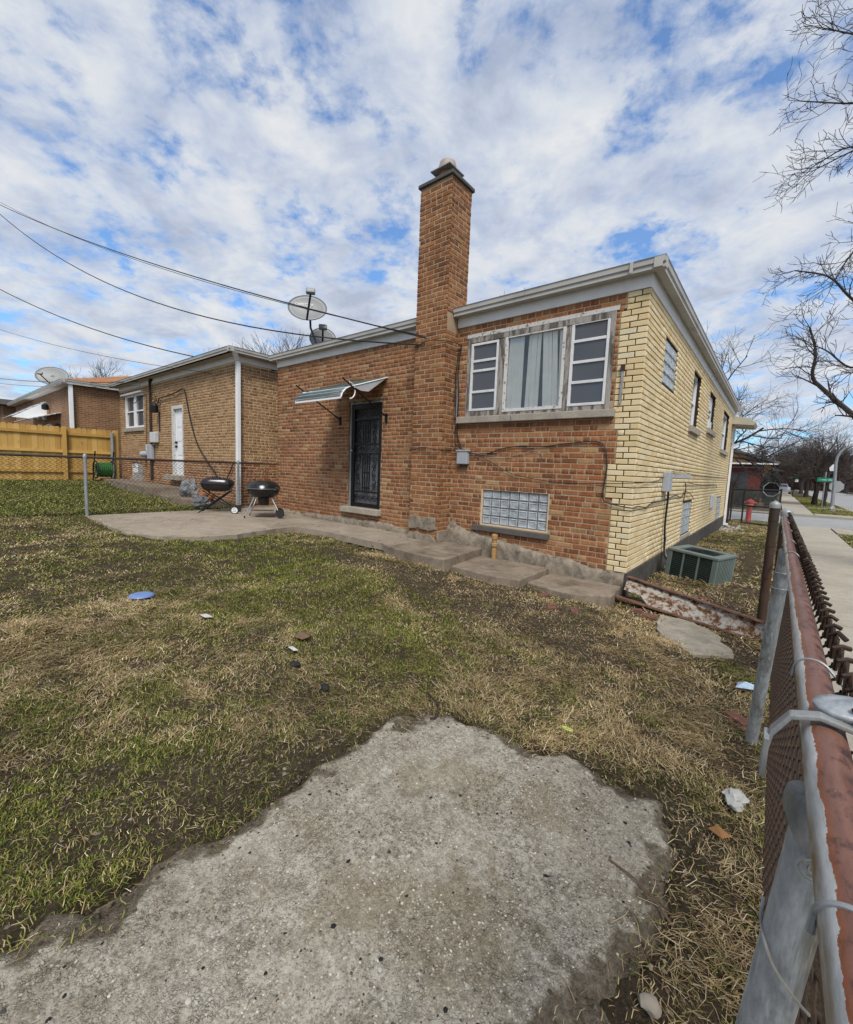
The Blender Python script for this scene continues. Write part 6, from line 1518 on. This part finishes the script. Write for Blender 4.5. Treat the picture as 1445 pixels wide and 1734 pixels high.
def green_amount(x, y):
    g = .56 + (fbm(x*1.3+3, y*1.3+8, 4)-.5)*1.1 + (fbm(x*7+3, y*7+8, 2)-.5)*1.0
    g = g + .50*np.exp(-(((x+4.0)/2.0)**2+((y+2.55)/.9)**2)) + .55*np.exp(-(((x+.75)/.45)**2+((y+5.0)/.55)**2)) + .28*np.exp(-(((x+1.4)/.8)**2+((y+3.0)/.5)**2)) + .30*np.exp(-(((x+2.2)/1.2)**2+((y+2.2)/.7)**2))
    g = g - .42*np.exp(-(((x-.3)/.9)**2+((y+1.9)/.9)**2)) - .14*np.exp(-(((x+2.6)/1.3)**2+((y+4.7)/.5)**2)) - .25*np.exp(-(((x-1.2)/.25)**2+((y+3.9)/.8)**2))
    g = g + .22*np.exp(-(((x+1.7)/.9)**2+((y+4.3)/.5)**2))
    g = g + .45*np.exp(-(((x-1.2)/.22)**2+((y+1.35)/.45)**2))
    return np.clip(g, 0.02, .98)
def bare_amount(x, y):
    b = np.clip((fbm(x*1.7+50, y*1.7+21, 4)-.54)*6, 0, 1)*.75; b = np.maximum(b, np.clip((fbm(x*7+5, y*7+2, 3)-.50)*5, 0, 1)*.85)
    b = np.maximum(b, np.clip(1.25-np.hypot((x+2.6)/.9, (y+1.65)/.42), 0, 1)*1.6)
    b = np.maximum(b, np.clip(1.25-np.hypot((x+1.1)/1.8, (y+1.60)/.60), 0, 1)*1.9*np.clip(fbm(x*5+2, y*5+6, 3)*2.6-.4, 0, 1))
    b = np.maximum(b, np.clip(1.15-np.hypot((x-.2)/1.3, (y+1.75)/.75), 0, 1)*1.7*np.clip(fbm(x*4+2, y*4+6, 3)*2.4-.6, 0, 1))
    b = np.maximum(b, np.clip(1.2-np.hypot((x-1.0)/.45, (y+4.5)/.7), 0, 1)*1.6)
    b = np.maximum(b, np.clip(1.2-np.hypot((x-.9)/.5, (y-.3)/.9), 0, 1)*1.4)
    b = np.maximum(b, np.clip(1.2-np.hypot((x-1.05)/.35, (y-4.5)/5), 0, 1)*1.0)
    return np.clip(b, 0, .97)
def lawn(name, xr, yr, n, seed, gl=(.030,.065), sl=(.06,.14), wd=(.0016,.0028), far=False, label=None, cat=None, fixedz=None, greenshift=0.0):
    rg = np.random.RandomState(seed); x = rg.uniform(*xr, n); y = rg.uniform(*yr, n)
    ok = np.ones(n, bool)
    ok &= (pad_edge(x, y) < rg.normal(-.03, .055, n)) & ~inpoly(x+(fbm(x*4+9, y*4, 2)-.5)*.25, y+(fbm(x*4, y*4+9, 2)-.5)*.25, PATIO)
    for s_ in SLABS: ok &= ~inpoly(x, y, s_)
    ok &= ~((x < .06) & (x > -7.6) & (y > -.1))
    if fixedz is None: ok &= (x < 1.40)
    if not far: ok &= rg.rand(n) > bare_amount(x, y)
    # keep only what the camera can see
    d = np.stack([x, y, np.zeros(n)], -1)-CAM; zc = d@np.array(fwd); u_ = (d@np.array(r2))/np.maximum(zc, .01); v_ = (d@np.array(u2))/np.maximum(zc, .01)
    ok &= (zc > .2) & (np.abs(u_) < 1.12) & (np.abs(v_) < 1.32)
    # thin out with distance
    dist = np.linalg.norm(d, axis=1)
    x, y, dist = x[ok], y[ok], dist[ok]; n = len(x)
    isg = rg.rand(n) < np.clip(green_amount(x, y)+greenshift, 0, 1)
    z = height_at(x, y) if fixedz is None else np.full(n, fixedz)
    wsc = np.clip(dist/3.0, 1.0, 2.6)
    ln = np.where(isg, rg.uniform(*gl, n), rg.uniform(*sl, n)*np.where(rg.rand(n) < .25, 1.4, 1)); w = rg.uniform(*wd, n)*wsc*np.where(isg, 1.0, .72)
    # neighbouring straw combs the same way
    comb = fbm(x*1.6+70, y*1.6+5, 2)*14
    az = np.where(isg, rg.uniform(0, 6.283, n), comb+rg.normal(0, 1.15, n))
    lift = np.where(isg, rg.uniform(.35, 1.35, n), np.abs(rg.normal(.14, .22, n))); bend = np.where(isg, rg.uniform(.1,.5,n), rg.uniform(.0,.3,n))
    z = z + np.where(isg, 0, rg.rand(n)**2*.028)
    c = np.where(isg[:, None], GREENS[rg.randint(0, 4, n)], STRAW[rg.choice(4, n, p=[.38,.30,.14,.18])]) * rg.uniform(.75, 1.25, (n, 1))
    c = c*np.clip(.55+.9*fbm(x*2.9+11, y*2.9, 4), .5, 1.3)[:, None]
    V, q, t, cc = blades(x, y, z, ln, w, az, lift, bend, c, rg)
    return place(name, bulk_mesh(name, V, q, t, blade_m, cc), None, kind='stuff', label=label, cat=cat)
lawn('grass', (-3.2,1.4), (-5.9,-1.2), 370000, 1, (.014,.042), (.016,.085), (.0010,.0023), label='patchy green grass and dead straw of the near yard', cat='grass')
lawn('grass', (-8.2,.9), (-6.4,-.8), 230000, 2, (.020,.048), (.018,.055), (.0014,.0026), label='green and straw coloured lawn toward the patio', cat='grass')
lawn('grass', (.05,1.4), (-.8,15.2), 42000, 3, (.03,.07), (.04,.10), (.0022,.0036), label='thin grass of the narrow side yard', cat='grass', greenshift=-.12)
lawn('grass', (-17.5,-8.25), (-7,-.5), 70000, 4, (.05,.09), (.05,.10), (.003,.005), far=True, label='green lawn of the neighbouring yard behind the wire fence', cat='grass', greenshift=.38)
lawn('grass', (2.9,4.85), (-2,15.2), 26000, 5, (.04,.08), (.05,.10), (.003,.005), far=True, label='parkway grass before the side street', cat='grass', fixedz=-.03, greenshift=.1)
lawn('grass', (2.9,4.85), (24.6,60), 40000, 6, (.05,.10), (.05,.10), (.006,.010), far=True, label='parkway grass beyond the side street', cat='grass', fixedz=-.03, greenshift=.12)
lawn('grass', (-3,1.62), (14.6,15.4), 9000, 7, (.05,.10), (.05,.10), (.004,.006), far=True, label='grass strip around the hydrant', cat='grass', fixedz=.0, greenshift=.3)

def pebbles(name, n, seed, xr, yr, size, cols, test, zf, label, cat, probs=None):
    rg = np.random.RandomState(seed); x = rg.uniform(*xr, n); y = rg.uniform(*yr, n); ok = test(x, y, rg)
    d = np.stack([x, y, np.zeros(n)], -1)-CAM; zc = d@np.array(fwd); ok &= (zc > .2) & (np.abs((d@np.array(r2))/np.maximum(zc,.01)) < 1.1) & (np.abs((d@np.array(u2))/np.maximum(zc,.01)) < 1.3)
    x, y = x[ok], y[ok]; n = len(x); s = size[0]+(size[1]-size[0])*rg.rand(n)**3
    base = np.array([(1,0,0),(.3,.95,0),(-.8,.6,0),(-.8,-.6,0),(.3,-.95,0),(.2,.1,.75),(-.1,-.3,.6)]); F = np.array([(0,1,5),(1,2,5),(2,6,5),(2,3,6),(3,4,6),(4,5,6),(4,0,5)])
    a = rg.rand(n)*6.28; ca, sa = np.cos(a), np.sin(a); B = base[None]*(1+rg.uniform(-.25,.25,(n,7,3)))*s[:, None, None]; B[..., 0] *= rg.uniform(.8,1.5,(n,1)); B[..., 2] *= rg.uniform(.5,1.0,(n,1))
    X = B[..., 0]*ca[:, None]-B[..., 1]*sa[:, None]+x[:, None]; Y = B[..., 0]*sa[:, None]+B[..., 1]*ca[:, None]+y[:, None]; Z = B[..., 2]+zf(x, y)[:, None]
    V = np.stack([X, Y, Z], -1).reshape(-1, 3); t = (F[None]+(np.arange(n)*7)[:, None, None]).reshape(-1, 3)
    c = np.array(cols)[rg.choice(len(cols), n, p=probs)]*rg.uniform(.7,1.2,(n,1))
    return place(name, bulk_mesh(name, V, None, t, pebble_m, np.repeat(c, 7, axis=0)), None, kind='stuff', label=label, cat=cat)
padz = lambda x, y: pad_height(x, y)-.001
def on_pad(x, y, rg): return pad_edge(x, y) > rg.uniform(.0, .10, len(x))
PC = [(.37,.34,.28),(.29,.26,.205),(.44,.41,.345),(.19,.16,.12),(.055,.05,.042),(.26,.20,.14)]
def gravel_zone(x, y, rg):
    d_ = np.clip((fbm(x*2.1+4, y*2.1+31, 4)-.40)*5, .08, 1); d_ = np.maximum(d_, np.clip(1.3-np.hypot((x-.95)/.45, (y+3.75)/.75), 0, 1)); d_ = np.maximum(d_, np.clip(1.3-np.hypot((x-.65)/.5, (y+4.5)/.4), 0, 1))
    return on_pad(x, y, rg) & (pad_edge(x, y) > .07) & (rg.rand(len(x)) < d_)
pebbles('gravel', 90000, 5, (-.5,1.25), (-6,-3.1), (.0011,.0056), PC, gravel_zone, padz, 'exposed aggregate stones of the worn concrete pad', 'gravel', [.30,.30,.10,.20,.05,.05])
pebbles('gravel', 700, 6, (-.5,1.25), (-6,-3.1), (.002,.0095), [(.016,.015,.014),(.05,.045,.04),(.34,.32,.28)], on_pad, lambda x, y: padz(x, y)+.001, 'dark cinders and larger stones scattered over the pad', 'gravel', [.62,.2,.18])
def near_edge(x, y, rg): return ~inpoly(x, y, PAD) & (rg.rand(len(x)) < .12+bare_amount(x, y)*1.1) & ~((x < .05) & (y > -.1))
lawn('grass', (-3.0,1.4), (-5.9,1.0), 60000, 8, (.008,.02), (.008,.032), (.0012,.0026), far=True, label='short chaff and straw crumbs over the bare soil', cat='straw', greenshift=-1.0)
def at_edge(x, y, rg): e_ = pad_edge(x, y); return (e_ > -.06) & (rg.rand(len(x)) < np.exp(-np.maximum(e_, 0)/.05))
pebbles('gravel', 26000, 9, (-.7,1.4), (-6,-3.0), (.0018,.0085), [(.050,.037,.025),(.085,.066,.044),(.125,.10,.07),(.19,.16,.12)], at_edge, lambda x, y: np.maximum(pad_height(x, y), height_at(x, y)-.02)-.001, 'soil crumbs and loose stones along the pad edge', 'gravel', [.38,.32,.22,.08])
pebbles('gravel', 60000, 7, (-3.5,1.4), (-5.9,3), (.0015,.010), [(.10,.077,.053),(.15,.118,.085),(.20,.17,.13),(.035,.026,.018)], near_edge, lambda x, y: height_at(x, y)+.001, 'small stones and crumbs in the bare soil', 'gravel', [.4,.25,.12,.23])
